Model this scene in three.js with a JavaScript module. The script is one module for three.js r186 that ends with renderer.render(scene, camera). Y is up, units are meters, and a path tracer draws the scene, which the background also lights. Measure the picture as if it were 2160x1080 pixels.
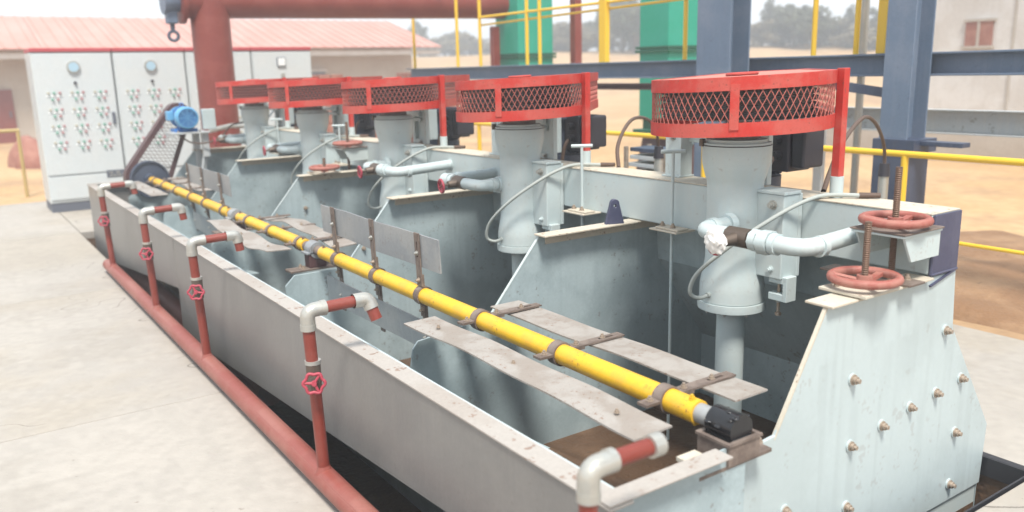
import * as THREE from 'three';
import { mergeGeometries, toCreasedNormals } from 'three/addons/utils/BufferGeometryUtils.js';
import { RoundedBoxGeometry } from 'three/addons/geometries/RoundedBoxGeometry.js';

// ---------------------------------------------------------------- camera, sky, sun, exposure
const scene = new THREE.Scene();
const camera = new THREE.PerspectiveCamera(34.214, 2, 0.05, 600);
camera.position.set(2.22643, 1.56, 2.61176);
camera.up.set(-0.166692, 0.975619, -0.142763);
camera.lookAt(2.22643 - 0.805988, 1.56 - 0.218226, 2.61176 - 0.550236);
camera.focus = 3.4;
camera.userData.fStop = 1.65;
scene.add(camera);
const renderer = new THREE.WebGLRenderer({ antialias: true });
renderer.toneMapping = THREE.LinearToneMapping;
renderer.toneMappingExposure = 2.12;
renderer.shadowMap.enabled = true;
{
  const W = 64, H = 32, d = new Float32Array(W * H * 4);
  for (let j = 0; j < H; j++) for (let i = 0; i < W; i++) {
    const el = Math.max(0, Math.sin(((j + 0.5) / H - 0.5) * Math.PI));
    const o = (j * W + i) * 4, t = Math.pow(el, 0.7);
    d[o] = 0.62 - 0.1 * t; d[o + 1] = 0.645 - 0.05 * t; d[o + 2] = 0.675 - 0.01 * t; d[o + 3] = 1;
  }
  const sky = new THREE.DataTexture(d, W, H, THREE.RGBAFormat, THREE.FloatType);
  sky.mapping = THREE.EquirectangularReflectionMapping; sky.magFilter = THREE.LinearFilter; sky.needsUpdate = true;
  scene.background = sky; scene.environment = sky; 
}
const sun = new THREE.DirectionalLight(new THREE.Color().setRGB(1, 0.95, 0.87), 2.7);
sun.position.set(6.0, 16, 3.8); sun.target.position.set(-2, 0, 0);
sun.castShadow = true; sun.shadow.radius = 24; sun.shadow.mapSize.set(2048, 2048);
Object.assign(sun.shadow.camera, { left: -14, right: 14, top: 14, bottom: -14, near: 1, far: 40 });
scene.add(sun, sun.target);

scene.fog = new THREE.FogExp2(new THREE.Color().setRGB(0.97, 0.98, 1.0), 0.009);

// ---------------------------------------------------------------- helpers
let seed = 7;
const rnd = () => { seed = (seed + 0x6D2B79F5) | 0; let t = Math.imul(seed ^ (seed >>> 15), 1 | seed); t = (t + Math.imul(t ^ (t >>> 7), 61 | t)) ^ t; return ((t ^ (t >>> 14)) >>> 0) / 4294967296; };
const rr = (a, b) => a + (b - a) * rnd();
const V = (x, y, z) => new THREE.Vector3(x, y, z);
const lin = (r, g, b) => new THREE.Color().setRGB(r, g, b);

// tileable value noise
function tileNoise(n, s) {
  const g = new Float32Array(n * n); let k = s * 7919 + 13;
  for (let i = 0; i < n * n; i++) { k = (Math.imul(k, 1664525) + 1013904223) | 0; g[i] = ((k >>> 8) & 0xffff) / 65535; }
  return (u, v) => {
    const x = u * n, y = v * n, xi = Math.floor(x), yi = Math.floor(y); let fx = x - xi, fy = y - yi;
    fx = fx * fx * (3 - 2 * fx); fy = fy * fy * (3 - 2 * fy);
    const a = (i, j) => g[(((yi + j) % n + n) % n) * n + ((xi + i) % n + n) % n];
    return (a(0, 0) * (1 - fx) + a(1, 0) * fx) * (1 - fy) + (a(0, 1) * (1 - fx) + a(1, 1) * fx) * fy;
  };
}
const N4 = tileNoise(4, 1), N8 = tileNoise(8, 2), N16 = tileNoise(16, 3), N32 = tileNoise(32, 4), N64 = tileNoise(64, 5), N128 = tileNoise(128, 6), N6b = tileNoise(6, 9), N24 = tileNoise(24, 11);
const fbm = (u, v) => 0.4 * N4(u, v) + 0.25 * N8(u, v) + 0.15 * N16(u, v) + 0.1 * N32(u, v) + 0.06 * N64(u, v) + 0.04 * N128(u, v);
const sstep = (a, b, x) => { const t = Math.min(1, Math.max(0, (x - a) / (b - a))); return t * t * (3 - 2 * t); };
const mix = (a, b, t) => a.map((x, i) => x + (b[i] - x) * t);
const toS = (x) => 255 * (x <= 0.0031308 ? 12.92 * x : 1.055 * Math.pow(x, 1 / 2.4) - 0.055);
function colTex(size, fn, rep = 1) {
  const d = new Uint8Array(size * size * 4);
  for (let j = 0; j < size; j++) for (let i = 0; i < size; i++) {
    const c = fn(i / size, j / size), o = (j * size + i) * 4;
    for (let k = 0; k < 3; k++) d[o + k] = Math.max(0, Math.min(255, toS(Math.max(0, c[k])))); d[o + 3] = 255;
  }
  const t = new THREE.DataTexture(d, size, size, THREE.RGBAFormat); t.colorSpace = THREE.SRGBColorSpace;
  t.wrapS = t.wrapT = THREE.RepeatWrapping; t.magFilter = THREE.LinearFilter; t.repeat.set(rep, rep); t.needsUpdate = true; return t;
}
function greyTex(size, fn, rep = 1) {
  const d = new Uint8Array(size * size * 4);
  for (let j = 0; j < size; j++) for (let i = 0; i < size; i++) { const c = Math.max(0, Math.min(255, 255 * fn(i / size, j / size))), o = (j * size + i) * 4; d[o] = d[o + 1] = d[o + 2] = c; d[o + 3] = 255; }
  const t = new THREE.DataTexture(d, size, size, THREE.RGBAFormat); t.wrapS = t.wrapT = THREE.RepeatWrapping; t.magFilter = THREE.LinearFilter; t.repeat.set(rep, rep); t.needsUpdate = true; return t;
}
const fineBump = greyTex(256, (u, v) => 0.5 * N64(u, v) + 0.3 * N24(u, v) + 0.2 * N128(u, v));
const roughVar = greyTex(256, (u, v) => 0.75 + 0.25 * fbm(u, v));
// a worn paint: base colour, dust colour in patches, chips of rust
function wornPaint(base, dust, rust, { dustAmt = 0.5, rustAmt = 0.5, streak = 0.3, rough = 0.55, metal = 0, bump = 0.0006, rep = 1, size = 512, grain = 0.1 } = {}) {
  const map = colTex(size, (u, v) => {
    const f = fbm(u, v), f2 = fbm(v + 0.37, u + 0.11);
    let c = mix(base, dust, dustAmt * sstep(0.42, 0.68, f));
    const st = N64(u, v * 0.06 + 0.3) * 0.6 + N24(u, v * 0.1) * 0.4;
    c = mix(c, dust, streak * sstep(0.55, 0.8, st));
    const ch = N32(u, v) * 0.5 + N128(u, v) * 0.5;
    c = mix(c, rust, rustAmt * sstep(0.74, 0.82, ch) * sstep(0.45, 0.6, f2));
    const g = 1 - grain / 2 + grain * N128(v, u);
    return [c[0] * g, c[1] * g, c[2] * g];
  }, rep);
  return new THREE.MeshStandardMaterial({ map, roughness: rough, metalness: metal, roughnessMap: roughVar, bumpMap: fineBump, bumpScale: bump, side: THREE.DoubleSide });
}
const plain = (c, rough = 0.6, metal = 0, o = {}) => new THREE.MeshStandardMaterial({ color: lin(...c), roughness: rough, metalness: metal, side: THREE.DoubleSide, bumpMap: fineBump, bumpScale: 0.0004, ...o });
const RUST = [0.17, 0.075, 0.035];
const M = {
  pale: wornPaint([0.465, 0.545, 0.555], [0.505, 0.54, 0.525], RUST, { dustAmt: 0.45, rustAmt: 0.2, streak: 0.22, rough: 0.45, bump: 0.0003, grain: 0.03 }),
  endPaint: wornPaint([0.45, 0.52, 0.53], [0.35, 0.405, 0.41], RUST, { dustAmt: 0.35, rustAmt: 0.16, streak: 0.3, rough: 0.45, bump: 0.0004, grain: 0.03, rep: 0.7 }),
  darkPale: wornPaint([0.36, 0.435, 0.455], [0.27, 0.335, 0.355], [0.17, 0.14, 0.115], { dustAmt: 0.75, rustAmt: 0.5, streak: 0.3, rough: 0.55, grain: 0.08 }),  // darker, slightly bluer version of the pale paint, with random mottling and streaks
  cream: wornPaint([0.52, 0.475, 0.39], [0.46, 0.385, 0.3], RUST, { dustAmt: 0.5, rustAmt: 0.7, streak: 0.1, rough: 0.85 }),
  launder: wornPaint([0.185, 0.18, 0.174], [0.22, 0.211, 0.2], [0.135, 0.125, 0.118], { dustAmt: 0.6, rustAmt: 0.35, streak: 0.35, rough: 0.42, grain: 0.05 }),
  rim: wornPaint([0.37, 0.338, 0.308], [0.31, 0.268, 0.235], RUST, { dustAmt: 0.6, rustAmt: 0.6, streak: 0.1, rough: 0.75 }),
  paddle: wornPaint([0.325, 0.298, 0.272], [0.25, 0.212, 0.182], RUST, { dustAmt: 0.8, rustAmt: 0.7, streak: 0.1, rough: 0.7, bump: 0.001, rep: 2 }),
  steelPlate: wornPaint([0.27, 0.285, 0.3], [0.38, 0.38, 0.37], [0.2, 0.16, 0.13], { dustAmt: 0.6, rustAmt: 0.4, rough: 0.5, metal: 0.2 }),
  yellow: wornPaint([0.74, 0.435, 0.016], [0.62, 0.34, 0.04], [0.28, 0.13, 0.03], { dustAmt: 0.6, rustAmt: 0.8, streak: 0.15, rough: 0.45, rep: 2 }),
  clamp: wornPaint([0.14, 0.105, 0.088], [0.24, 0.19, 0.16], [0.1, 0.05, 0.03], { dustAmt: 0.8, rustAmt: 0.9, rough: 0.75, metal: 0.2, rep: 3 }),
  bolt: wornPaint([0.34, 0.265, 0.205], [0.46, 0.39, 0.32], RUST, { dustAmt: 0.8, rustAmt: 0.9, rough: 0.55, metal: 0.4, rep: 5 }),
  greyBolt: plain([0.42, 0.42, 0.4], 0.4, 0.6),
  oxide: wornPaint([0.19, 0.03, 0.019], [0.23, 0.05, 0.036], [0.12, 0.022, 0.017], { dustAmt: 0.6, rustAmt: 0.5, streak: 0.2, rough: 0.5, rep: 2 }),
  oxideDusty: wornPaint([0.24, 0.06, 0.045], [0.3, 0.12, 0.095], [0.17, 0.04, 0.03], { dustAmt: 0.7, rustAmt: 0.5, streak: 0.2, rough: 0.5, rep: 1 }),
  guard: wornPaint([0.46, 0.024, 0.016], [0.46, 0.085, 0.066], [0.22, 0.045, 0.03], { dustAmt: 0.85, rustAmt: 0.8, streak: 0.25, rough: 0.6, rep: 2 }),
  guardMesh: plain([0.46, 0.13, 0.105], 0.65),
  topMesh: plain([0.5, 0.2, 0.165], 0.75),
  wheel: wornPaint([0.3, 0.085, 0.065], [0.36, 0.16, 0.125], [0.22, 0.07, 0.05], { dustAmt: 0.8, rustAmt: 0.6, rough: 0.7, rep: 3 }),
  pink: plain([0.36, 0.045, 0.07], 0.45),
  galv: wornPaint([0.42, 0.42, 0.395], [0.5, 0.475, 0.42], [0.26, 0.22, 0.18], { dustAmt: 0.6, rustAmt: 0.6, rough: 0.4, metal: 0.55, rep: 4 }),
  brass: plain([0.13, 0.1, 0.08], 0.5, 0.5),
  thread: plain([0.16, 0.1, 0.07], 0.6, 0.4),
  black: plain([0.02, 0.02, 0.025], 0.45),
  grease: plain([0.012, 0.012, 0.014], 0.16),
  pulley: wornPaint([0.15, 0.115, 0.12], [0.23, 0.19, 0.18], [0.1, 0.05, 0.04], { dustAmt: 0.7, rough: 0.6, rep: 2 }),
  motor: plain([0.05, 0.065, 0.1], 0.5),
  box: plain([0.024, 0.022, 0.03], 0.5),
  hose: plain([0.36, 0.39, 0.37], 0.6),
  cable: plain([0.1, 0.062, 0.045], 0.6),
  blue: plain([0.035, 0.17, 0.48], 0.42),
  blueLight: plain([0.11, 0.33, 0.56], 0.42),
  primer: wornPaint([0.05, 0.056, 0.105], [0.085, 0.088, 0.14], [0.035, 0.035, 0.06], { dustAmt: 0.6, rough: 0.55 }),
  frameBlue: wornPaint([0.115, 0.16, 0.23], [0.165, 0.2, 0.265], [0.08, 0.1, 0.16], { dustAmt: 0.6, rustAmt: 0.3, rough: 0.55 }),
  frameDark: wornPaint([0.04, 0.055, 0.095], [0.08, 0.095, 0.14], [0.06, 0.05, 0.05], { dustAmt: 0.5, rough: 0.55 }),
  green: wornPaint([0.012, 0.3, 0.2], [0.03, 0.33, 0.24], [0.012, 0.2, 0.14], { dustAmt: 0.5, rustAmt: 0.3, rough: 0.5 }),
  darkGreen: plain([0.012, 0.1, 0.06], 0.55),
  maroon: wornPaint([0.07, 0.03, 0.032], [0.12, 0.062, 0.06], [0.06, 0.02, 0.02], { dustAmt: 0.5, rough: 0.55 }),
  railYellow: plain([0.75, 0.47, 0.025], 0.45),
  grey: wornPaint([0.44, 0.47, 0.485], [0.5, 0.5, 0.48], [0.2, 0.18, 0.16], { dustAmt: 0.5, rough: 0.55 }),
  cabinet: wornPaint([0.53, 0.565, 0.575], [0.56, 0.57, 0.56], [0.46, 0.45, 0.43], { dustAmt: 0.4, rustAmt: 0.15, streak: 0.2, rough: 0.4 }),
  cabTop: plain([0.42, 0.06, 0.07], 0.5),
  plinth: plain([0.1, 0.11, 0.14], 0.6),
  mud: wornPaint([0.085, 0.046, 0.024], [0.13, 0.075, 0.042], [0.05, 0.03, 0.016], { dustAmt: 0.8, rustAmt: 0.5, streak: 0, rough: 0.7, bump: 0.006 }),
  bag: new THREE.MeshPhysicalMaterial({ color: lin(0.78, 0.77, 0.75), roughness: 0.35, side: THREE.DoubleSide }),
  roof: wornPaint([0.52, 0.24, 0.19], [0.55, 0.31, 0.26], [0.42, 0.15, 0.11], { dustAmt: 0.5, rustAmt: 0.3, rough: 0.6, rep: 0.3 }),
  wall: wornPaint([0.44, 0.395, 0.345], [0.39, 0.335, 0.28], [0.34, 0.29, 0.235], { dustAmt: 0.6, rustAmt: 0.2, rough: 0.85, rep: 0.4 }),
  wallWhite: wornPaint([0.64, 0.62, 0.6], [0.52, 0.48, 0.44], [0.44, 0.39, 0.34], { dustAmt: 0.6, rustAmt: 0.2, rough: 0.85, rep: 0.4 }),
  soil: wornPaint([0.22, 0.118, 0.056], [0.32, 0.19, 0.1], [0.14, 0.075, 0.04], { dustAmt: 0.8, rustAmt: 0.7, streak: 0, rough: 0.95, bump: 0.008, rep: 0.5 }),
  brick: wornPaint([0.27, 0.1, 0.07], [0.36, 0.17, 0.12], [0.18, 0.06, 0.04], { dustAmt: 0.7, rough: 0.9, rep: 2 }),
  bark: plain([0.12, 0.085, 0.06], 0.9),
  leafA: plain([0.1, 0.105, 0.055], 0.8), leafB: plain([0.16, 0.13, 0.075], 0.8),
};
const crackA = tileNoise(5, 21), crackB = tileNoise(11, 22), crackC = tileNoise(29, 23), stainN = tileNoise(7, 31);
const concreteMap = colTex(1536, (u, v) => {
  const f = fbm(u, v), g = fbm(v + 0.2, u + 0.6);
  let c = mix([0.345, 0.315, 0.283], [0.37, 0.337, 0.3], sstep(0.35, 0.65, f));
  c = mix(c, [0.34, 0.297, 0.243], 0.6 * sstep(0.46, 0.68, g));
  c = mix(c, [0.26, 0.238, 0.215], 0.3 * sstep(0.62, 0.78, N32(u, v) * 0.4 + N16(v, u) * 0.35 + N128(u, v) * 0.25));
  const st = stainN(u, v) * 0.6 + N24(u, v) * 0.25 + N64(v, u) * 0.15; c = mix(c, [0.27, 0.24, 0.205], 0.3 * sstep(0.64, 0.76, st));
  const w = crackA(u, v) * 0.55 + crackB(u, v) * 0.3 + crackC(u, v) * 0.15; if (Math.abs(w - 0.52) < 0.0016 && stainN(v, u) > 0.45) c = [0.17, 0.15, 0.13];
  if (N128(u * 3, v * 3) * N64(v, u) > 0.86) c = mix(c, [0.2, 0.17, 0.14], 0.7);
  const s = 0.94 + 0.12 * N128(u, v); return [c[0] * s, c[1] * s, c[2] * s];
}, 0.21);
M.concrete = new THREE.MeshStandardMaterial({ map: concreteMap, roughness: 0.85, bumpMap: fineBump, bumpScale: 0.002, side: THREE.DoubleSide });
const sandMap = colTex(1024, (u, v) => {
  const f = fbm(u, v), g = fbm(v + 0.2, u + 0.6);
  let c = mix([0.43, 0.265, 0.125], [0.48, 0.315, 0.165], sstep(0.35, 0.65, f));
  c = mix(c, [0.33, 0.2, 0.11], 0.7 * sstep(0.5, 0.72, g));
  const s = 0.9 + 0.2 * N128(u, v); return [c[0] * s, c[1] * s, c[2] * s];
}, 0.11);
M.sand = new THREE.MeshStandardMaterial({ map: sandMap, roughness: 0.95, bumpMap: fineBump, bumpScale: 0.004, side: THREE.DoubleSide });

// geometry builders (all return non-indexed geometry with normals and uv in metres)
function fin(g, smooth) {
  if (g.index) g = g.toNonIndexed();
  if (smooth !== undefined) g = toCreasedNormals(g, smooth);
  for (const k of Object.keys(g.attributes)) if (!['position', 'normal', 'uv'].includes(k)) g.deleteAttribute(k);
  if (!g.attributes.normal) g.computeVertexNormals();
  if (!g.attributes.uv) g.setAttribute('uv', new THREE.BufferAttribute(new Float32Array(g.attributes.position.count * 2), 2));
  return g;
}
const box = (w, h, d, x = 0, y = 0, z = 0, rx = 0, ry = 0, rz = 0) => { const g = new THREE.BoxGeometry(w, h, d); g.rotateX(rx); g.rotateY(ry); g.rotateZ(rz); g.translate(x, y, z); return fin(g); };
const rbox = (w, h, d, x = 0, y = 0, z = 0, r = 0.004, rx = 0, ry = 0, rz = 0) => { const g = new RoundedBoxGeometry(w, h, d, 2, Math.min(r, w / 2.1, h / 2.1, d / 2.1)); g.rotateX(rx); g.rotateY(ry); g.rotateZ(rz); g.translate(x, y, z); return fin(g); };
const span = (x0, x1, y0, y1, z0, z1, r) => r ? rbox(x1 - x0, y1 - y0, z1 - z0, (x0 + x1) / 2, (y0 + y1) / 2, (z0 + z1) / 2, r) : box(x1 - x0, y1 - y0, z1 - z0, (x0 + x1) / 2, (y0 + y1) / 2, (z0 + z1) / 2);
function orient(g, a, b) { const d = b.clone().sub(a).normalize(); g.applyQuaternion(new THREE.Quaternion().setFromUnitVectors(V(0, 1, 0), d)); return g; }
function cyl(a, b, r0, r1 = r0, seg = 20, open = false) { const g = new THREE.CylinderGeometry(r1, r0, a.distanceTo(b), seg, 1, open); orient(g, a, b); const m = a.clone().add(b).multiplyScalar(0.5); g.translate(m.x, m.y, m.z); return fin(g); }
function bar(a, b, w, t, roll = 0) { const g = new THREE.BoxGeometry(w, a.distanceTo(b), t); g.rotateY(roll); orient(g, a, b); const m = a.clone().add(b).multiplyScalar(0.5); g.translate(m.x, m.y, m.z); return fin(g); }
function tube(pts, r, n = 48, seg = 10) { return fin(new THREE.TubeGeometry(new THREE.CatmullRomCurve3(pts, false, 'centripetal'), n, r, seg)); }
function fillet(pts, r, k = 6) {
  const o = [pts[0]];
  for (let i = 1; i < pts.length - 1; i++) {
    const a = pts[i].clone().sub(pts[i - 1]), b = pts[i + 1].clone().sub(pts[i]);
    const rr_ = Math.min(r, a.length() / 2.05, b.length() / 2.05); a.normalize(); b.normalize();
    const p0 = pts[i].clone().addScaledVector(a, -rr_), p1 = pts[i].clone().addScaledVector(b, rr_);
    for (let j = 0; j <= k; j++) { const t = j / k; o.push(p0.clone().multiplyScalar((1 - t) * (1 - t)).addScaledVector(pts[i], 2 * t * (1 - t)).addScaledVector(p1, t * t)); }
  }
  o.push(pts[pts.length - 1]); return o;
}
class Poly extends THREE.Curve { constructor(p) { super(); this.p = p; this.l = [0]; for (let i = 1; i < p.length; i++) this.l.push(this.l[i - 1] + p[i].distanceTo(p[i - 1])); } getPoint(t, o = V(0, 0, 0)) { const L = t * this.l[this.l.length - 1]; let i = 1; while (i < this.l.length - 1 && this.l[i] < L) i++; const a = this.l[i - 1], b = this.l[i]; return o.copy(this.p[i - 1]).lerp(this.p[i], b > a ? (L - a) / (b - a) : 0); } }
function pipe(pts, r, bend = 0.06, n = 60, seg = 14) { return fin(new THREE.TubeGeometry(new Poly(fillet(pts, bend)), n, r, seg)); }
const torus = (R, r, c, axis = V(0, 1, 0), s1 = 8, s2 = 32) => { const g = new THREE.TorusGeometry(R, r, s1, s2); g.applyQuaternion(new THREE.Quaternion().setFromUnitVectors(V(0, 0, 1), axis.clone().normalize())); g.translate(c.x, c.y, c.z); return fin(g); };
const lathe = (prof, seg = 40, crease = 0.6) => fin(new THREE.LatheGeometry(prof.map(([r, y]) => new THREE.Vector2(r, y)), seg), crease);
// polygon in the (z, y) plane extruded along x from x0 to x1
function slabX(poly, x0, x1, holes = [], bevel = 0) {
  const s = new THREE.Shape(poly.map(([z, y]) => new THREE.Vector2(-z, y)));
  const g = new THREE.ExtrudeGeometry(s, { depth: x1 - x0 - 2 * bevel, bevelEnabled: bevel > 0, bevelSize: bevel, bevelThickness: bevel, bevelSegments: 1, bevelOffset: -bevel });
  g.rotateY(Math.PI / 2); g.translate(x0 + bevel, 0, 0); return fin(g);
}
function plateYZ(a, b, th, x0, x1) { // plate along x through (z,y) points a, b
  const dz = b[0] - a[0], dy = b[1] - a[1], L = Math.hypot(dz, dy);
  const g = new THREE.BoxGeometry(x1 - x0, L, th); g.rotateX(Math.atan2(dz, dy)); g.translate((x0 + x1) / 2, (a[1] + b[1]) / 2, (a[0] + b[0]) / 2); return fin(g);
}
function metricUV(g) {
  const p = g.attributes.position, n = g.attributes.normal, uv = g.attributes.uv, ox = rnd() * 7, oy = rnd() * 7;
  for (let i = 0; i < p.count; i++) {
    const ax = Math.abs(n.getX(i)), ay = Math.abs(n.getY(i)), az = Math.abs(n.getZ(i));
    if (ax >= ay && ax >= az) uv.setXY(i, p.getZ(i) + ox, p.getY(i) + oy); else if (ay >= az) uv.setXY(i, p.getX(i) + ox, p.getZ(i) + oy); else uv.setXY(i, p.getX(i) + ox, p.getY(i) + oy);
  }
  return g;
}
const geo = (...gs) => { const l = gs.flat(); return metricUV(l.length > 1 ? mergeGeometries(l) : l[0]); };
const used = new Map();
function numbered(n) { const k = used.get(n) || 0; used.set(n, k + 1); return k ? n + '_' + String(k).padStart(3, '0') : n; }
function mesh(name, g, m, parent) { const o = new THREE.Mesh(Array.isArray(g) ? geo(g) : g, m); if (!Array.isArray(g) && !g.userData.uvd) { metricUV(g); g.userData.uvd = true; } o.name = name; o.castShadow = o.receiveShadow = true; if (parent) parent.add(o); return o; }
function thing(name, label, category, pos = [0, 0, 0], group) { const o = new THREE.Group(); o.name = numbered(name); o.position.set(...pos); o.userData = { label, category }; if (group) o.userData.group = group; scene.add(o); return o; }
function solo(name, g, m, label, category, group) { const o = mesh(numbered(name), g, m, scene); o.userData = { label, category }; if (group) o.userData.group = group; return o; }
function copy(src, pos, label, group) { const o = src.clone(); o.name = numbered(src.name.replace(/_\d{3}$/, '')); o.position.set(...pos); o.userData = { ...src.userData, label }; if (group) o.userData.group = group; scene.add(o); return o; }
function structure(name, g, m, parent = scene) { const o = mesh(parent === scene ? numbered(name) : name, g, m, parent); if (parent === scene) o.userData.kind = 'structure'; return o; }
const boltGeo = (() => { const g = geo(cyl(V(0, 0, 0), V(0, 0.22, 0), 1, 1, 16), cyl(V(0, 0.22, 0), V(0, 0.85, 0), 0.78, 0.78, 6), cyl(V(0, 0.85, 0), V(0, 1.4, 0), 0.46, 0.46, 12)); g.userData.uvd = true; return g; })();
function bolt(parent, p, dir, s, mat = M.bolt, name = 'bolt') { const o = mesh(name, boltGeo, mat, parent); o.position.copy(p); o.quaternion.setFromUnitVectors(V(0, 1, 0), dir.clone().normalize()); o.scale.setScalar(s); return o; }
const UP = V(0, 1, 0), PX = V(1, 0, 0), PZ = V(0, 0, 1);

// ---------------------------------------------------------------- the setting: pad, pit, sand
const PIT = { x0: -7.45, x1: 0.93, z0: -0.675, z1: 1.5 };
{
  const pad = new THREE.Group(); pad.name = 'concrete_pad'; pad.userData.kind = 'structure'; scene.add(pad);
  const panel = (x0, x1, z0, z1) => structure('concrete_panel', [span(x0 + 0.004, x1 - 0.004, -0.08, rr(-0.002, 0.001), z0 + 0.004, z1 - 0.004, 0.006)], M.concrete, pad);
  const xs = [-10.35, PIT.x0, -4.6, -1.9, PIT.x1, 3.4, 6.5];
  for (let i = 0; i < xs.length - 1; i++) {
    panel(xs[i], xs[i + 1], PIT.z1, 4.2); panel(xs[i], xs[i + 1], 4.2, 7.2); panel(xs[i], xs[i + 1], -2.3, PIT.z0);
    if (xs[i + 1] <= PIT.x0 || xs[i] >= PIT.x1) panel(xs[i], xs[i + 1], PIT.z0, PIT.z1);
  }
  const p = new THREE.Group(); p.name = 'machine_pit'; p.userData.kind = 'structure'; scene.add(p);
  structure('pit_floor', [span(PIT.x0 - 0.1, PIT.x1 + 0.1, -0.75, -0.62, PIT.z0 - 0.1, PIT.z1 + 0.1)], M.mud, p);
  const c = M.mud;
  structure('pit_wall', [span(PIT.x0 - 0.1, PIT.x1 + 0.1, -0.62, -0.081, PIT.z1, PIT.z1 + 0.1)], c, p);
  structure('pit_wall', [span(PIT.x0 - 0.1, PIT.x1 + 0.1, -0.62, -0.081, PIT.z0 - 0.1, PIT.z0)], c, p);
  structure('pit_wall', [span(PIT.x1, PIT.x1 + 0.1, -0.62, -0.081, PIT.z0, PIT.z1)], c, p);
  structure('pit_wall', [span(PIT.x0 - 0.1, PIT.x0, -0.62, -0.081, PIT.z0, PIT.z1)], c, p);
  structure('edge_angle', [span(PIT.x0, PIT.x1 - 0.004, -0.075, 0.004, PIT.z0 + 0.005, PIT.z0 + 0.012), span(PIT.x0, PIT.x1 - 0.004, 0.0015, 0.0045, PIT.z0 - 0.03, PIT.z0 + 0.004)], M.black, p);
  structure('edge_angle', [span(PIT.x1 - 0.012, PIT.x1 - 0.005, -0.075, 0.0035, PIT.z0 + 0.015, 0.9)], M.black, p);
}
const groundH = (x, z) => {
  const r = Math.hypot(x - 2, z - 2); let h = -0.06 + 2.9 * sstep(30, 68, r) + 0.6 * sstep(60, 130, r);
  h += sstep(18, 50, r) * (0.5 * (N8(x * 0.004 + 0.5, z * 0.004 + 0.5) - 0.5) + 0.35 * (N8(x * 0.013, z * 0.013) - 0.5));
  h += 0.03 * sstep(7, 14, r) * (N32(x * 0.02, z * 0.02) - 0.5); return h;
};
{ // the sand: one sheet with a hole under the pad
  const rings = [0.01]; const pos = [], idx = [], NA = 160; let R = 10.2;
  const list = []; for (let k = 0; k < 64; k++) { list.push(R); R *= 1.058; }
  // inside the polar part lies a flat rectangle frame around the pad, so use a polar sheet from a rectangle outline
  const rect = (a) => { const c = Math.cos(a), s = Math.sin(a), hx = 8.3, hz = 4.65; const t = Math.min(hx / Math.max(1e-6, Math.abs(c)), hz / Math.max(1e-6, Math.abs(s))); return [-1.95 + c * t, 2.4 + s * t]; };
  for (let k = 0; k < list.length; k++) for (let i = 0; i < NA; i++) {
    const a = i / NA * Math.PI * 2, [rx, rz] = rect(a), e = list[k] - list[0];
    const w = sstep(0, 14, e), bx = rx * (1 - w) + (-1.95 + Math.cos(a) * 9) * w + Math.cos(a) * e, bz = rz * (1 - w) + (2.4 + Math.sin(a) * 9) * w + Math.sin(a) * e;
    pos.push(bx, groundH(bx, bz), bz);
  }
  for (let k = 0; k < list.length - 1; k++) for (let i = 0; i < NA; i++) { const a = k * NA + i, b = k * NA + (i + 1) % NA, c = a + NA, d = b + NA; idx.push(a, b, c, b, d, c); }
  const g = new THREE.BufferGeometry(); g.setAttribute('position', new THREE.Float32BufferAttribute(pos, 3)); g.setIndex(idx); g.computeVertexNormals();
  const uv = []; for (let i = 0; i < pos.length; i += 3) uv.push(pos[i], pos[i + 2]); g.setAttribute('uv', new THREE.Float32BufferAttribute(uv, 2));
  g.userData.uvd = true; structure('sand_ground', g, M.sand);
}

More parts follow.
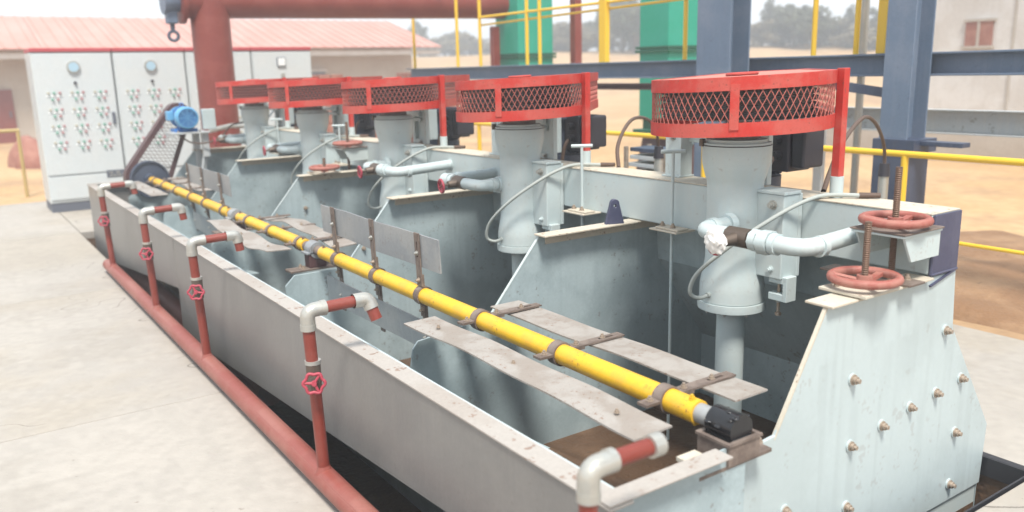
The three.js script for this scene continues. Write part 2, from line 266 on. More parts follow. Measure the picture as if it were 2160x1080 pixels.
// ---------------------------------------------------------------- flotation tank
const SP = 1.5, XE = 0.75, XF = -6.75;
const tank = thing('flotation_tank', 'long pale grey steel flotation tank with sloping bolted end wall, partitions and top beam', 'tank');
{
  const t = tank;
  // near end wall (z, y)
  const outline = [[0.436, 0.828], [0.66, 0.468], [0.86, 0.452], [0.86, -0.6], [-0.64, -0.6], [-0.655, 0.15], [-0.32, 0.615], [-0.302, 0.828]];
  const ew = mesh('end_wall', [slabX(outline.map(p => [p[0], Math.max(p[1], -0.1)]), XE - 0.012, XE, [], 0.002)], M.endPaint, t);
  for (const [z, y] of [[0.285, 0.559], [0.273, 0.324], [0.097, 0.348], [-0.073, 0.371], [-0.237, 0.384], [-0.407, 0.4], [-0.401, 0.185], [-0.397, -0.028], [0.273, 0.103], [-0.265, 0.615], [0.6, 0.2], [0.6, -0.03]]) { mesh('washer', [cyl(V(XE, y, z), V(XE + 0.005, y, z), 0.021, 0.021, 24)], M.pale, ew); bolt(ew, V(XE + 0.005, y, z), PX, rr(0.016, 0.0175)); }
  mesh('base_plate', [slabX([[0.86, -0.1], [-0.64, -0.1], [-0.64, -0.6], [0.86, -0.6]], XE - 0.03, XE - 0.014)], M.pale, t);
  mesh('edge_trim', [bar(V(XE - 0.006, 0.826, 0.441), V(XE - 0.006, 0.455, 0.664), 0.013, 0.006, 0)], M.cream, t);
  // top flange of the end wall
  mesh('wall_flange', [span(XE - 0.075, XE + 0.025, 0.829, 0.837, -0.115, 0.45, 0.002)], M.cream, t);
  // partitions
  const inner = [[0.425, 0.828], [0.7, 0.5], [1.07, 0.46], [1.095, 0.43], [1.108, 0.36], [1.108, 0.05], [0.86, -0.1], [0.86, -0.6], [-0.64, -0.6], [-0.65, 0.15], [-0.315, 0.615], [-0.3, 0.828]];
  const bearer = [[0.425, 0.828], [0.72, 0.49], [0.74, 0.455], [1.05, 0.455], [1.108, 0.4], [1.108, 0.05], [0.86, -0.1], [0.86, -0.6], [-0.64, -0.6], [-0.65, 0.15], [-0.315, 0.615], [-0.3, 0.828]];
  for (let k = 1; k <= 5; k++) {
    const x = XE - SP * k, pl = mesh(k === 5 ? 'far_wall' : 'partition', [slabX((k === 1 || k === 4 ? inner : bearer), x - 0.005, x + 0.005, [], 0.0015)], M.darkPale, t);
    mesh('edge_strip', [bar(V(x, 0.82, 0.434), V(x, 0.5, 0.706), 0.014, 0.005, 0)], M.pale, pl);
    mesh('flange', [span(x - 0.01, x + 0.075, 0.829, 0.837, -0.3, 0.45, 0.002), span(x + 0.0055, x + 0.012, 0.785, 0.829, -0.3, 0.4)], M.cream, pl);
    if (k === 2) bolt(pl, V(x + 0.005, 0.55, 0.62), PX, 0.014);
    if (k === 3) bolt(pl, V(x + 0.005, 0.585, 0.4), PX, 0.016);
  }
  mesh('back_wall', [plateYZ([-0.3, 0.83], [-0.315, 0.615], 0.008, XF, XE - 0.013), plateYZ([-0.315, 0.615], [-0.65, 0.15], 0.008, XF, XE - 0.013), plateYZ([-0.65, 0.15], [-0.64, -0.6], 0.008, XF, XE - 0.013)], M.darkPale, t);
  mesh('front_wall', [plateYZ([0.86, -0.6], [0.86, 0.02], 0.008, XF, XE - 0.013), plateYZ([0.86, 0.02], [1.1, 0.34], 0.008, XF, -0.757)], M.darkPale, t);
  mesh('tank_floor', [span(XF, XE - 0.013, -0.5, -0.19, -0.64, 0.856)], M.mud, t);
  // duct beam
  const bm = mesh('duct_beam', [span(XF - 0.05, XE - 0.002, 0.84, 1.046, -0.298, -0.122, 0.006)], M.pale, t);
  mesh('top_plate', [span(XF - 0.05, XE - 0.004, 1.0465, 1.0525, -0.302, -0.119, 0.002)], M.cream, bm);
  const cap = mesh('end_cap', [span(XE - 0.002, XE + 0.006, 0.836, 1.048, -0.296, -0.128, 0.002), plateYZ([-0.13, 0.8], [-0.29, 0.838], 0.006, XE, XE + 0.008)], M.primer, bm);
  mesh('weld_bead', [cyl(V(XE + 0.003, 0.84, -0.127), V(XE + 0.003, 1.046, -0.127), 0.006, 0.006, 8), cyl(V(XE + 0.003, 0.839, -0.127), V(XE + 0.003, 0.839, -0.296), 0.006, 0.006, 8)], M.primer, cap);
  // lifting lug
  const lug = mesh('lifting_lug', [(() => { const s = new THREE.Shape(); s.moveTo(-0.045, 0); s.lineTo(0.045, 0); s.lineTo(0.02, 0.095); s.absarc(0, 0.095, 0.02, 0, Math.PI, false); s.lineTo(-0.045, 0); const h = new THREE.Path(); h.absarc(0, 0.085, 0.009, 0, Math.PI * 2, true); s.holes.push(h); const g = new THREE.ExtrudeGeometry(s, { depth: 0.02, bevelEnabled: true, bevelSize: 0.002, bevelThickness: 0.002, bevelSegments: 1 }); g.rotateY(Math.PI / 2 - 0.35); g.translate(-0.715, 0.838, 0.015); return fin(g); })()], M.primer, t);
}

// ---------------------------------------------------------------- launder
{
  const t = thing('froth_launder', 'long dusty grey-beige steel launder trough along the front of the tank', 'trough');
  const Z = 1.414, X0 = -7.08, XM = -3.5, X1 = 0.87;
  const side = (a, b, ya, yb) => { const s = new THREE.Shape([[a, ya], [b, yb], [b, 0.527], [a, 0.527]].map(p => new THREE.Vector2(...p))); const g = new THREE.ExtrudeGeometry(s, { depth: 0.006, bevelEnabled: false }); g.translate(0, 0, Z - 0.006); return fin(g); };
  mesh('side_panel', [side(X0, XM - 0.004, -0.2, 0.185)], M.launder, t);
  mesh('side_panel', [side(XM + 0.004, X1, -0.14, 0.225)], M.launder, t);
  mesh('joint_strap', [span(XM - 0.018, XM + 0.018, -0.13, 0.5, Z - 0.016, Z - 0.0065)], M.clamp, t);
  mesh('rim', [span(X0 - 0.01, X1, 0.5275, 0.5345, Z - 0.07, Z + 0.006, 0.002), span(X0, X1 - 0.09, 0.49, 0.527, Z - 0.071, Z - 0.065)], M.rim, t);
  mesh('inner_strip', [span(XM, X1 - 0.09, 0.5085, 0.5145, Z - 0.1, Z - 0.073)], M.pale, t);
  mesh('end_rim', [span(X1 - 0.068, X1 - 0.004, 0.536, 0.542, 0.985, Z + 0.004, 0.002)], M.rim, t);
  mesh('end_rim', [span(X0 - 0.01, X0 + 0.07, 0.536, 0.542, 0.95, Z + 0.004, 0.002)], M.rim, t);
  mesh('end_plate', [span(X1 - 0.062, X1 - 0.056, 0.1, 0.535, 0.872, Z - 0.008)], M.darkPale, t);
  mesh('corner_plate', [span(X1 - 0.11, X1 - 0.08, 0.52, 0.532, 1.02, 1.09)], M.cream, t);
  mesh('end_plate', [span(X0, X0 + 0.006, -0.2, 0.526, 0.9, Z - 0.008)], M.launder, t);
  const floor = (a, b, ya, yb) => { const s = new THREE.Shape([[a, ya + 0.02], [b, yb + 0.02], [b, yb + 0.012], [a, ya + 0.012]].map(p => new THREE.Vector2(...p))); const g = new THREE.ExtrudeGeometry(s, { depth: 0.54, bevelEnabled: false }); g.translate(0, 0, Z - 0.548); return fin(g); };
  mesh('trough_floor', [floor(X0 + 0.01, XM - 0.004, -0.2, 0.185)], M.darkPale, t);
  mesh('trough_floor', [floor(XM + 0.004, -0.1, -0.14, 0.144)], M.darkPale, t);
  mesh('trough_floor', [floor(-0.1, X1 - 0.13, 0.146, 0.22)], M.mud, t);
}

// ---------------------------------------------------------------- paddle shaft and its bearings
const SY = 0.57, SZ = 0.888;
{
  const t = thing('paddle_shaft', 'long yellow paddle shaft with steel froth scraper plates clamped along it', 'shaft', [0, SY, SZ]);
  const R = 0.037;
  const cuts = [[0.655, -2.2], [-2.46, -3.75], [-3.98, -6.62]];
  for (const [a, b] of cuts) mesh('shaft_pipe', [cyl(V(b, 0, 0), V(a, 0, 0), R, R, 28)], M.yellow, t);
  mesh('stub_shaft', [cyl(V(-2.5, 0, 0), V(-2.15, 0, 0), 0.029, 0.029, 20)], M.clamp, t);
  mesh('stub_shaft', [cyl(V(-4.02, 0, 0), V(-3.7, 0, 0), 0.029, 0.029, 20)], M.clamp, t);
  mesh('stub_shaft', [cyl(V(0.6, 0, 0), V(0.79, 0, 0), 0.03, 0.03, 20)], M.steelPlate, t);
  mesh('stub_shaft', [cyl(V(-6.95, 0, 0), V(-6.6, 0, 0), 0.024, 0.024, 16)], M.yellow, t);
  for (const x of [0.63, -2.49, -4.01, -2.17, -3.72, -6.59]) for (const s of [-1, 1]) bolt(t, V(x, s * R * 0.94, s * 0.006), V(0, s, 0.1 * s), 0.011, x > 0 ? M.yellow : M.clamp, 'set_screw');
  const clampG = geo((() => { const s = new THREE.Shape(); s.absarc(0, 0, R + 0.007, 0, Math.PI * 2, false); const h = new THREE.Path(); h.absarc(0, 0, R + 0.0005, 0, Math.PI * 2, true); s.holes.push(h); const g = new THREE.ExtrudeGeometry(s, { depth: 0.04, bevelEnabled: false, curveSegments: 24 }); g.rotateY(Math.PI / 2); g.translate(-0.02, 0, 0); return fin(g); })(),
    box(0.042, 0.009, 0.06, 0, 0.004, R + 0.034), box(0.042, 0.009, 0.06, 0, 0.004, -R - 0.034)); clampG.userData.uvd = true;
  const armG = (() => { const s = new THREE.Shape(); s.moveTo(-0.021, 0); s.lineTo(0.021, 0); s.lineTo(0.021, 0.245); s.lineTo(-0.021, 0.245); const h = new THREE.Path(); h.moveTo(-0.006, 0.14); h.lineTo(-0.006, 0.2); h.absarc(0, 0.2, 0.006, Math.PI, 0, true); h.lineTo(0.006, 0.14); h.absarc(0, 0.14, 0.006, 0, -Math.PI, true); s.holes.push(h); const g = new THREE.ExtrudeGeometry(s, { depth: 0.007, bevelEnabled: false }); g.rotateX(-Math.PI / 2); g.translate(0, 0.0085, -R - 0.01); return metricUV(fin(g)); })(); armG.userData.uvd = true; // lies along -z, above the plate
  const armG2 = armG.clone(); armG2.rotateY(Math.PI); armG2.translate(0, -0.016, 0); armG2.userData.uvd = true;
  function plate(x0, x1, z0, z1, amp, ph) {
    const g = new THREE.BoxGeometry(x1 - x0, 0.006, Math.abs(z1 - z0), 40, 1, 2), p = g.attributes.position;
    for (let i = 0; i < p.count; i++) { const x = p.getX(i), z = p.getZ(i); p.setY(i, p.getY(i) + amp * Math.sin(x * 4.6 + ph) * (0.6 + z * 3) + amp * 0.35 * Math.sin(x * 11 + ph * 2)); p.setZ(i, z + 0.25 * amp * Math.sin(x * 9 + ph)); }
    g.computeVertexNormals(); g.translate((x0 + x1) / 2, 0.002, (z0 + z1) / 2); return fin(g, 0.8);
  }
  const sets = [[0, 0, [0.518, -0.013, -0.532]], [1, 1, [-1.021, -1.494, -1.98]], [2, 0, [-2.551, -3.07, -3.545]], [3, 1, [-4.133, -4.641, -5.085]], [4, 0, [-5.595, -6.072, -6.45]]];
  const set = [];
  for (const [k, vert, xs] of sets) {
    const c = -SP * k, q = new THREE.Quaternion().setFromAxisAngle(PX, vert ? Math.PI / 2 + 0.03 : 0.0);
    const place = (o) => { o.position.applyQuaternion(q); o.quaternion.premultiply(q); return o; };
    const mat = vert ? M.steelPlate : M.paddle, amp = [0.008, 0.005, 0.02, 0.003, 0.007][k];
    const len = [0.67, 0.66, 0.63, 0.6, 0.62][k];
    const pb = place(mesh('scraper_plate', [plate(c - len, c + len, -0.285, -0.135, amp, k)], mat, t));
    const pf = place(mesh('scraper_plate', [plate(c - len - 0.02, c + len, 0.125, 0.27, amp, k + 2)], mat, t));
    for (const x of xs) {
      const cl = mesh('clamp', clampG, M.clamp, t); cl.position.x = x; place(cl);
      const a1 = mesh('slotted_arm', armG, M.clamp, t); a1.position.x = x; place(a1);
      if (vert) { const a2 = mesh('slotted_arm', armG2, M.clamp, t); a2.position.x = x; place(a2); }
      for (const [y, z, d] of [[0.016, -0.075, 1], [0.016, -0.2, 1], [0.009, 0.068, 1], [0.006, 0.2, 1]]) { const b = bolt(t, V(x, y, z), V(0, d, 0), z === 0.2 ? 0.009 : 0.0115, vert && Math.abs(z) > 0.1 ? M.greyBolt : M.bolt); place(b); }
    }
  }
}
function bearing(x, label, y0, near) {
  const t = thing('bearing_block', label, 'bearing', [x, y0, SZ], 'bearings under the paddle shaft');
  const h = SY - y0;
  mesh('base_plate', [rbox(0.1, 0.012, 0.3, 0, 0.006, 0.02, 0.002)], M.clamp, t);
  if (near) {
    const tx = 0.058, tz = 0.064, ty = 0.072;
    mesh('grease_tray', [span(-tx, tx, 0.0125, ty, -tz, -tz + 0.005), span(-tx, tx, 0.0125, ty, tz - 0.005, tz), span(-tx, -tx + 0.005, 0.0125, ty, -tz + 0.005, tz - 0.005), span(tx - 0.005, tx, 0.0125, ty, -tz + 0.005, tz - 0.005), span(-tx - 0.005, tx + 0.005, ty, ty + 0.008, -tz - 0.005, -tz + 0.008), span(-tx - 0.005, tx + 0.005, ty, ty + 0.008, tz - 0.008, tz + 0.005), span(-tx - 0.005, -tx + 0.008, ty, ty + 0.008, -tz + 0.008, tz - 0.008), span(tx - 0.008, tx + 0.005, ty, ty + 0.008, -tz + 0.008, tz - 0.008)], M.clamp, t);
    mesh('bearing_body', [cyl(V(-0.05, h, 0), V(0.045, h, 0), 0.046, 0.046, 28), span(-0.05, 0.05, 0.0125, h - 0.02, -0.04, 0.04, 0.008)], M.grease, t);
    const drips = []; for (let i = 0; i < 16; i++) drips.push((() => { const g = new THREE.IcosahedronGeometry(rr(0.005, 0.011), 1); g.scale(1.3, 0.6, 1.2); const a = rr(0, Math.PI), r = 0.045; g.translate(rr(-0.045, 0.05), h + Math.sin(a) * r, Math.cos(a) * r); return fin(g); })());
    mesh('grease_lumps', drips, M.grease, t);
    bolt(t, V(-0.0, 0.012, 0.105), UP, 0.017); bolt(t, V(-0.0, 0.012, -0.125), UP, 0.017);
  } else {
    mesh('bearing_cap', [cyl(V(-0.045, h, 0), V(0.045, h, 0), 0.048, 0.048, 24), span(-0.045, 0.045, h - 0.02, h - 0.008, -0.068, 0.068, 0.003)], M.steelPlate, t);
    mesh('bearing_body', [span(-0.04, 0.04, 0.0125, h - 0.021, -0.052, 0.052, 0.006)], M.maroon, t);
    for (const z of [-0.085, 0.085]) for (const dx of [-0.025, 0.025]) bolt(t, V(dx, 0.012, z), UP, 0.014);
  }
  return t;
}
bearing(0.765, 'black greasy shaft bearing in an open tray on the bolted end wall', 0.47, true);
bearing(-2.33, 'grey capped shaft bearing between the upright scraper plates and the wavy flat ones', 0.457);
bearing(-3.865, 'small grey capped shaft bearing two tank partitions before the belt drive', 0.457);

// ---------------------------------------------------------------- agitator drives
const ORD = ['first', 'second', 'third', 'fourth', 'fifth'];
function hull2(R1, c2, R2, n = 90) { // outline of a belt round two circles in the (x, z) plane, evenly sampled
  const d = Math.hypot(...c2), th = Math.atan2(c2[1], c2[0]), al = Math.acos((R1 - R2) / d), pts = [];
  const m = 160; for (let i = 0; i <= m; i++) { const a = th + al + (2 * Math.PI - 2 * al) * i / m; pts.push([R1 * Math.cos(a), R1 * Math.sin(a)]); }
  for (let i = 0; i <= m; i++) { const a = th - al + 2 * al * i / m; pts.push([c2[0] + R2 * Math.cos(a), c2[1] + R2 * Math.sin(a)]); }
  const L = [0]; for (let i = 1; i <= pts.length; i++) { const a = pts[i - 1], b = pts[i % pts.length]; L.push(L[i - 1] + Math.hypot(b[0] - a[0], b[1] - a[1])); }
  const P = L[pts.length];
  const at = (s) => { s = ((s % P) + P) % P; let lo = 0, hi = pts.length; while (hi - lo > 1) { const k = (lo + hi) >> 1; if (L[k] <= s) lo = k; else hi = k; } const a = pts[lo], b = pts[(lo + 1) % pts.length], t = (s - L[lo]) / Math.max(1e-9, L[lo + 1] - L[lo]); return [a[0] + (b[0] - a[0]) * t, a[1] + (b[1] - a[1]) * t]; };
  return { P, at, pts };
}
const tilt = (g) => { const p = g.attributes.position; for (let i = 0; i < p.count; i++) p.setY(i, p.getY(i) - 0.002 + 0.027 * p.getX(i) - 0.027 * p.getZ(i)); return g; };
function bandGeo(o, y0, y1, th, n = 140) {
  const pos = [], idx = [];
  for (let i = 0; i < n; i++) {
    const s = o.P * i / n, a = o.at(s), p = o.at(s - 0.01), q = o.at(s + 0.01), l = Math.hypot(q[0] - p[0], q[1] - p[1]), nx = (q[1] - p[1]) / l, nz = -(q[0] - p[0]) / l;
    for (const [e, y] of [[th / 2, y0], [th / 2, y1], [-th / 2, y1], [-th / 2, y0]]) pos.push(a[0] + nx * e, y, a[1] + nz * e);
  }
  for (let i = 0; i < n; i++) for (let k = 0; k < 4; k++) { const a = i * 4 + k, b = i * 4 + (k + 1) % 4, c = ((i + 1) % n) * 4 + k, d = ((i + 1) % n) * 4 + (k + 1) % 4; idx.push(a, c, b, b, c, d); }
  const g = new THREE.BufferGeometry(); g.setAttribute('position', new THREE.Float32BufferAttribute(pos, 3)); g.setIndex(idx); g.computeVertexNormals(); return fin(g, 0.5);
}
function strand(pts, w) { // thin square strand through points
  const out = []; for (let i = 1; i < pts.length; i++) { const g = new THREE.CylinderGeometry(w, w, pts[i].distanceTo(pts[i - 1]), 4, 1, true); orient(g, pts[i - 1], pts[i]); const m = pts[i].clone().add(pts[i - 1]).multiplyScalar(0.5); g.translate(m.x, m.y, m.z); out.push(fin(g)); } return out;
}
function latticeSide(o, y0, y1, pitch, w) {
  const n = Math.round(o.P / pitch), out = [], h = y1 - y0, run = h * 0.56, k = 5;
  for (let i = 0; i < n; i++) for (const s of [-1, 1]) { const pts = []; for (let j = 0; j <= k; j++) { const a = o.at(o.P * i / n + s * run * (j / k - 0.5)); pts.push(V(a[0], y0 + h * j / k, a[1])); } out.push(...strand(pts, w)); }
  return out;
}
function latticeTop(o, y, pitch, w) { // diamonds across the area
  const out = []; const P = o.pts;
  for (const ang of [0.5, -0.5]) {
    const dx = Math.cos(ang - 0.98), dz = Math.sin(ang - 0.98), nx = -dz, nz = dx;
    for (let c = -2; c < 2; c += pitch) {
      const hit = []; for (let i = 0; i < P.length; i++) { const a = P[i], b = P[(i + 1) % P.length], da = a[0] * nx + a[1] * nz - c, db = b[0] * nx + b[1] * nz - c; if (da * db < 0) { const t = da / (da - db); hit.push([a[0] + (b[0] - a[0]) * t, a[1] + (b[1] - a[1]) * t]); } }
      if (hit.length >= 2) out.push(...strand([V(hit[0][0], y, hit[0][1]), V(hit[1][0], y, hit[1][1])], w));
    }
  }
  return out;
}
const MOT = [-0.42, -0.62];
const agitator = thing('agitator_drive', '', 'agitator', [0, 0, 0], 'agitator drives along the tank');
{
  const t = agitator;
  const col = mesh('bearing_column', [lathe([[0.001, 1.275], [0.118, 1.275], [0.118, 1.262], [0.132, 1.262], [0.1335, 1.257], [0.1335, 1.2], [0.131, 1.175], [0.118, 1.125], [0.112, 1.11], [0.1105, 1.09], [0.1105, 0.8], [0.114, 0.77], [0.129, 0.69], [0.13, 0.66], [0.13, 0.622], [0.1265, 0.6205], [0.1265, 0.618], [0.136, 0.6175], [0.137, 0.6], [0.136, 0.585], [0.06, 0.584]], 48)], M.pale, t);
  mesh('rim_gasket', [torus(0.134, 0.0022, V(0, 1.252, 0), UP, 6, 48)], M.black, col);
  mesh('clip', [rbox(0.018, 0.03, 0.02, -0.075, 1.262, 0.115, 0.003)], M.brass, col);
  for (let i = 0; i < 8; i++) { const a = i / 8 * Math.PI * 2 + 0.3; bolt(col, V(0.112 * Math.cos(a), 0.584, 0.112 * Math.sin(a)), V(0, -1, 0), 0.011, M.greyBolt); }
  mesh('stand_pipe', [cyl(V(0, -0.35, 0), V(0, 0.583, 0), 0.058, 0.058, 28)], M.pale, t);
  // bracket plates that bolt the column to the beam
  const br = mesh('mounting_bracket', [rbox(0.36, 0.33, 0.022, 0.055, 0.905, -0.107, 0.004), rbox(0.14, 0.33, 0.092, 0.165, 0.905, -0.05, 0.005), rbox(0.15, 0.012, 0.1, 0.165, 1.077, -0.05, 0.002)], M.pale, t);
  bolt(br, V(0.185, 1.03, -0.004), PZ, 0.019, M.galv); bolt(br, V(0.185, 0.775, -0.004), PZ, 0.014, M.pale);
  const lugs = mesh('adjusting_lug', [rbox(0.07, 0.03, 0.06, 0.205, 0.735, -0.045, 0.004), rbox(0.07, 0.03, 0.06, 0.205, 0.665, -0.045, 0.004), rbox(0.02, 0.1, 0.06, 0.247, 0.7, -0.045, 0.003)], M.pale, t);
  bolt(lugs, V(0.2, 0.65, -0.045), V(0, -1, 0), 0.014, M.greyBolt); mesh('screw', [cyl(V(0.2, 0.59, -0.045), V(0.2, 0.74, -0.045), 0.007, 0.007, 10), cyl(V(0.2, 0.585, -0.045), V(0.2, 0.596, -0.045), 0.013, 0.013, 6)], M.bolt, lugs);
  // belt guard
  const out = hull2(0.345, MOT, 0.215), inn = hull2(0.341, MOT, 0.211);
  const gd = mesh('belt_guard', [bandGeo(out, 1.475, 1.522, 0.004), bandGeo(out, 1.312, 1.362, 0.004)].map(tilt), M.guard, t);
  mesh('rim_angle', [bandGeo(hull2(0.33, MOT, 0.2), 1.5185, 1.5225, 0.026), bandGeo(hull2(0.33, MOT, 0.2), 1.3125, 1.3165, 0.026)].map(tilt), M.guard, gd);
  gd.position.x = 0.014;
  const straps = [];
  const strapAt = (ang) => { const x = Math.cos(ang), z = Math.sin(ang); straps.push((() => { const g = new THREE.BoxGeometry(0.032, 0.16, 0.005); g.rotateY(Math.atan2(x, z)); g.translate(0.3485 * x, 1.417, 0.3485 * z); return fin(g); })()); };
  strapAt(0.93); strapAt(2.6);
  for (const g of straps) mesh('strap', [tilt(g)], M.guard, gd);
  const wm = mesh('side_mesh', latticeSide(inn, 1.358, 1.48, 0.0285, 0.0017).map(tilt), M.guardMesh, gd); wm.userData.kind = 'stuff';
  const tm = mesh('top_mesh', latticeTop(inn, 1.5185, 0.026, 0.0021).map(tilt), M.topMesh, gd); tm.userData.kind = 'stuff';
  mesh('top_ring', [torus(0.055, 0.008, V(0, 1.526, 0), UP, 6, 32)].map(tilt), M.guard, gd);
  mesh('post', [rbox(0.034, 0.405, 0.034, 0.319, 1.3365, -0.204, 0.003)], M.guard, t);
  mesh('post_socket', [cyl(V(0.319, 1.0535, -0.204), V(0.319, 1.135, -0.204), 0.025, 0.025, 20)], M.pale, t);
  // pulleys and belts inside the guard
  const prof = [[0.02, 1.49], [0.29, 1.49], [0.298, 1.486]]; for (let i = 0; i < 5; i++) { const y = 1.478 - i * 0.024; prof.push([0.298, y], [0.276, y - 0.007], [0.276, y - 0.013], [0.298, y - 0.02]); } prof.push([0.298, 1.362], [0.27, 1.358], [0.02, 1.358]);
  const pu = mesh('pulley', [lathe(prof, 56, 0.3)], M.pulley, t);
  mesh('rim_top', [lathe([[0.272, 1.4905], [0.272, 1.497], [0.299, 1.497], [0.299, 1.4905]], 56, 0.3)], M.pulley, pu);
  mesh('hub', [cyl(V(0, 1.276, 0), V(0, 1.52, 0), 0.045, 0.045, 24), cyl(V(0, 1.276, 0), V(0, 1.3, 0), 0.09, 0.09, 24)], M.pulley, pu);
  const mp = lathe([[0.02, 1.48], [0.11, 1.48], [0.11, 1.36], [0.02, 1.36]], 32, 0.3); mp.translate(MOT[0], 0, MOT[1]); mesh('motor_pulley', [mp], M.pulley, t);
  for (let i = 0; i < 4; i++) mesh('belt', [bandGeo(hull2(0.294, MOT, 0.113), 1.374 + i * 0.026, 1.388 + i * 0.026, 0.01, 90)], M.black, t);
  // motor with fins, terminal box and mounting posts behind the beam
  const fins = []; for (let i = 0; i < 28; i++) { const a = i / 28 * Math.PI * 2; fins.push(box(0.026, 0.2, 0.004, 0.118, 0, 0, 0, 0, 0).rotateY(a).translate(MOT[0], 1.15, MOT[1])); }
  const mo = mesh('motor', [cyl(V(MOT[0], 1.03, MOT[1]), V(MOT[0], 1.27, MOT[1]), 0.108, 0.108, 32), cyl(V(MOT[0], 0.93, MOT[1]), V(MOT[0], 1.04, MOT[1]), 0.128, 0.13, 32), cyl(V(MOT[0], 1.26, MOT[1]), V(MOT[0], 1.29, MOT[1]), 0.15, 0.15, 32), ...fins], M.motor, t);
  const tb = mesh('terminal_box', [rbox(0.14, 0.21, 0.17, MOT[0] + 0.175, 1.18, MOT[1] - 0.02, 0.012), rbox(0.07, 0.19, 0.15, MOT[0] + 0.285, 1.19, MOT[1] - 0.02, 0.014)], M.box, mo);
  mesh('cable_gland', [cyl(V(MOT[0] + 0.19, 1.22, MOT[1] + 0.05), V(MOT[0] + 0.19, 1.22, MOT[1] + 0.105), 0.022, 0.022, 12), cyl(V(MOT[0] + 0.19, 1.15, MOT[1] + 0.05), V(MOT[0] + 0.19, 1.15, MOT[1] + 0.105), 0.022, 0.022, 12)], M.black, mo);
  mesh('motor_cable', [tube([V(MOT[0] + 0.19, 1.15, MOT[1] + 0.085), V(MOT[0] + 0.19, 1.12, MOT[1] + 0.12), V(MOT[0] + 0.18, 1.03, MOT[1] + 0.14), V(MOT[0] + 0.17, 0.9, MOT[1] + 0.15)], 0.011, 24, 8)], M.cable, mo);
  const ch = (x, z) => [rbox(0.1, 0.23, 0.008, x, 1.168, z, 0.002), rbox(0.008, 0.23, 0.07, x - 0.046, 1.168, z - 0.036, 0.002), rbox(0.008, 0.23, 0.07, x + 0.046, 1.168, z - 0.036, 0.002), rbox(0.115, 0.01, 0.1, x, 1.288, z - 0.03, 0.002), rbox(0.115, 0.008, 0.1, x, 1.057, z - 0.03, 0.002)];
  const fr = mesh('motor_mount', [...ch(-0.56, -0.22), rbox(0.48, 0.03, 0.02, -0.365, 1.265, -0.27, 0.003), rbox(0.48, 0.022, 0.02, -0.365, 1.225, -0.28, 0.003), rbox(0.035, 0.25, 0.03, -0.255, 1.178, -0.3, 0.003), rbox(0.035, 0.25, 0.03, -0.09, 1.178, -0.3, 0.003), rbox(0.13, 0.055, 0.026, -0.1725, 1.275, -0.3, 0.003), rbox(0.13, 0.03, 0.026, -0.1725, 1.07, -0.3, 0.003), rbox(0.13, 0.16, 0.008, -0.1725, 1.165, -0.318, 0.002), rbox(0.012, 0.22, 0.16, -0.25, 1.178, -0.4, 0.003)], M.pale, t);
  mesh('brace', [bar(V(-0.62, 1.06, -0.27), V(-0.62, 1.2, -0.4), 0.04, 0.008)], M.darkPale, fr);
  for (const [x, y, z] of [[-0.145, 1.277, -0.286], [-0.56, 1.235, -0.215], [-0.145, 1.07, -0.286]]) bolt(fr, V(x, y, z), PZ, 0.014, M.greyBolt);
  // grease hose from the bell up to the beam
  mesh('grease_hose', [tube([V(-0.005, 0.655, 0.125), V(-0.02, 0.645, 0.17), V(-0.035, 0.665, 0.205), V(-0.01, 0.74, 0.21), V(0.1, 0.86, 0.17), V(0.2, 0.965, 0.07), V(0.26, 1.03, -0.03), V(0.3, 1.062, -0.11), V(0.32, 1.066, -0.17), V(0.4, 1.064, -0.25)], 0.0085, 60, 10), cyl(V(-0.004, 0.655, 0.118), V(-0.006, 0.654, 0.14), 0.011, 0.011, 12)], M.hose, t);
  mesh('hose_end', [cyl(V(0.39, 1.064, -0.245), V(0.45, 1.066, -0.29), 0.012, 0.01, 10)], M.cable, t);
}
agitator.userData.label = 'first agitator drive counted from the bolted end wall, red mesh guard over grey column';
for (let k = 1; k < 5; k++) copy(agitator, [-SP * k, 0, 0], ORD[k] + ' agitator drive counted from the bolted end wall, red mesh guard over grey column');

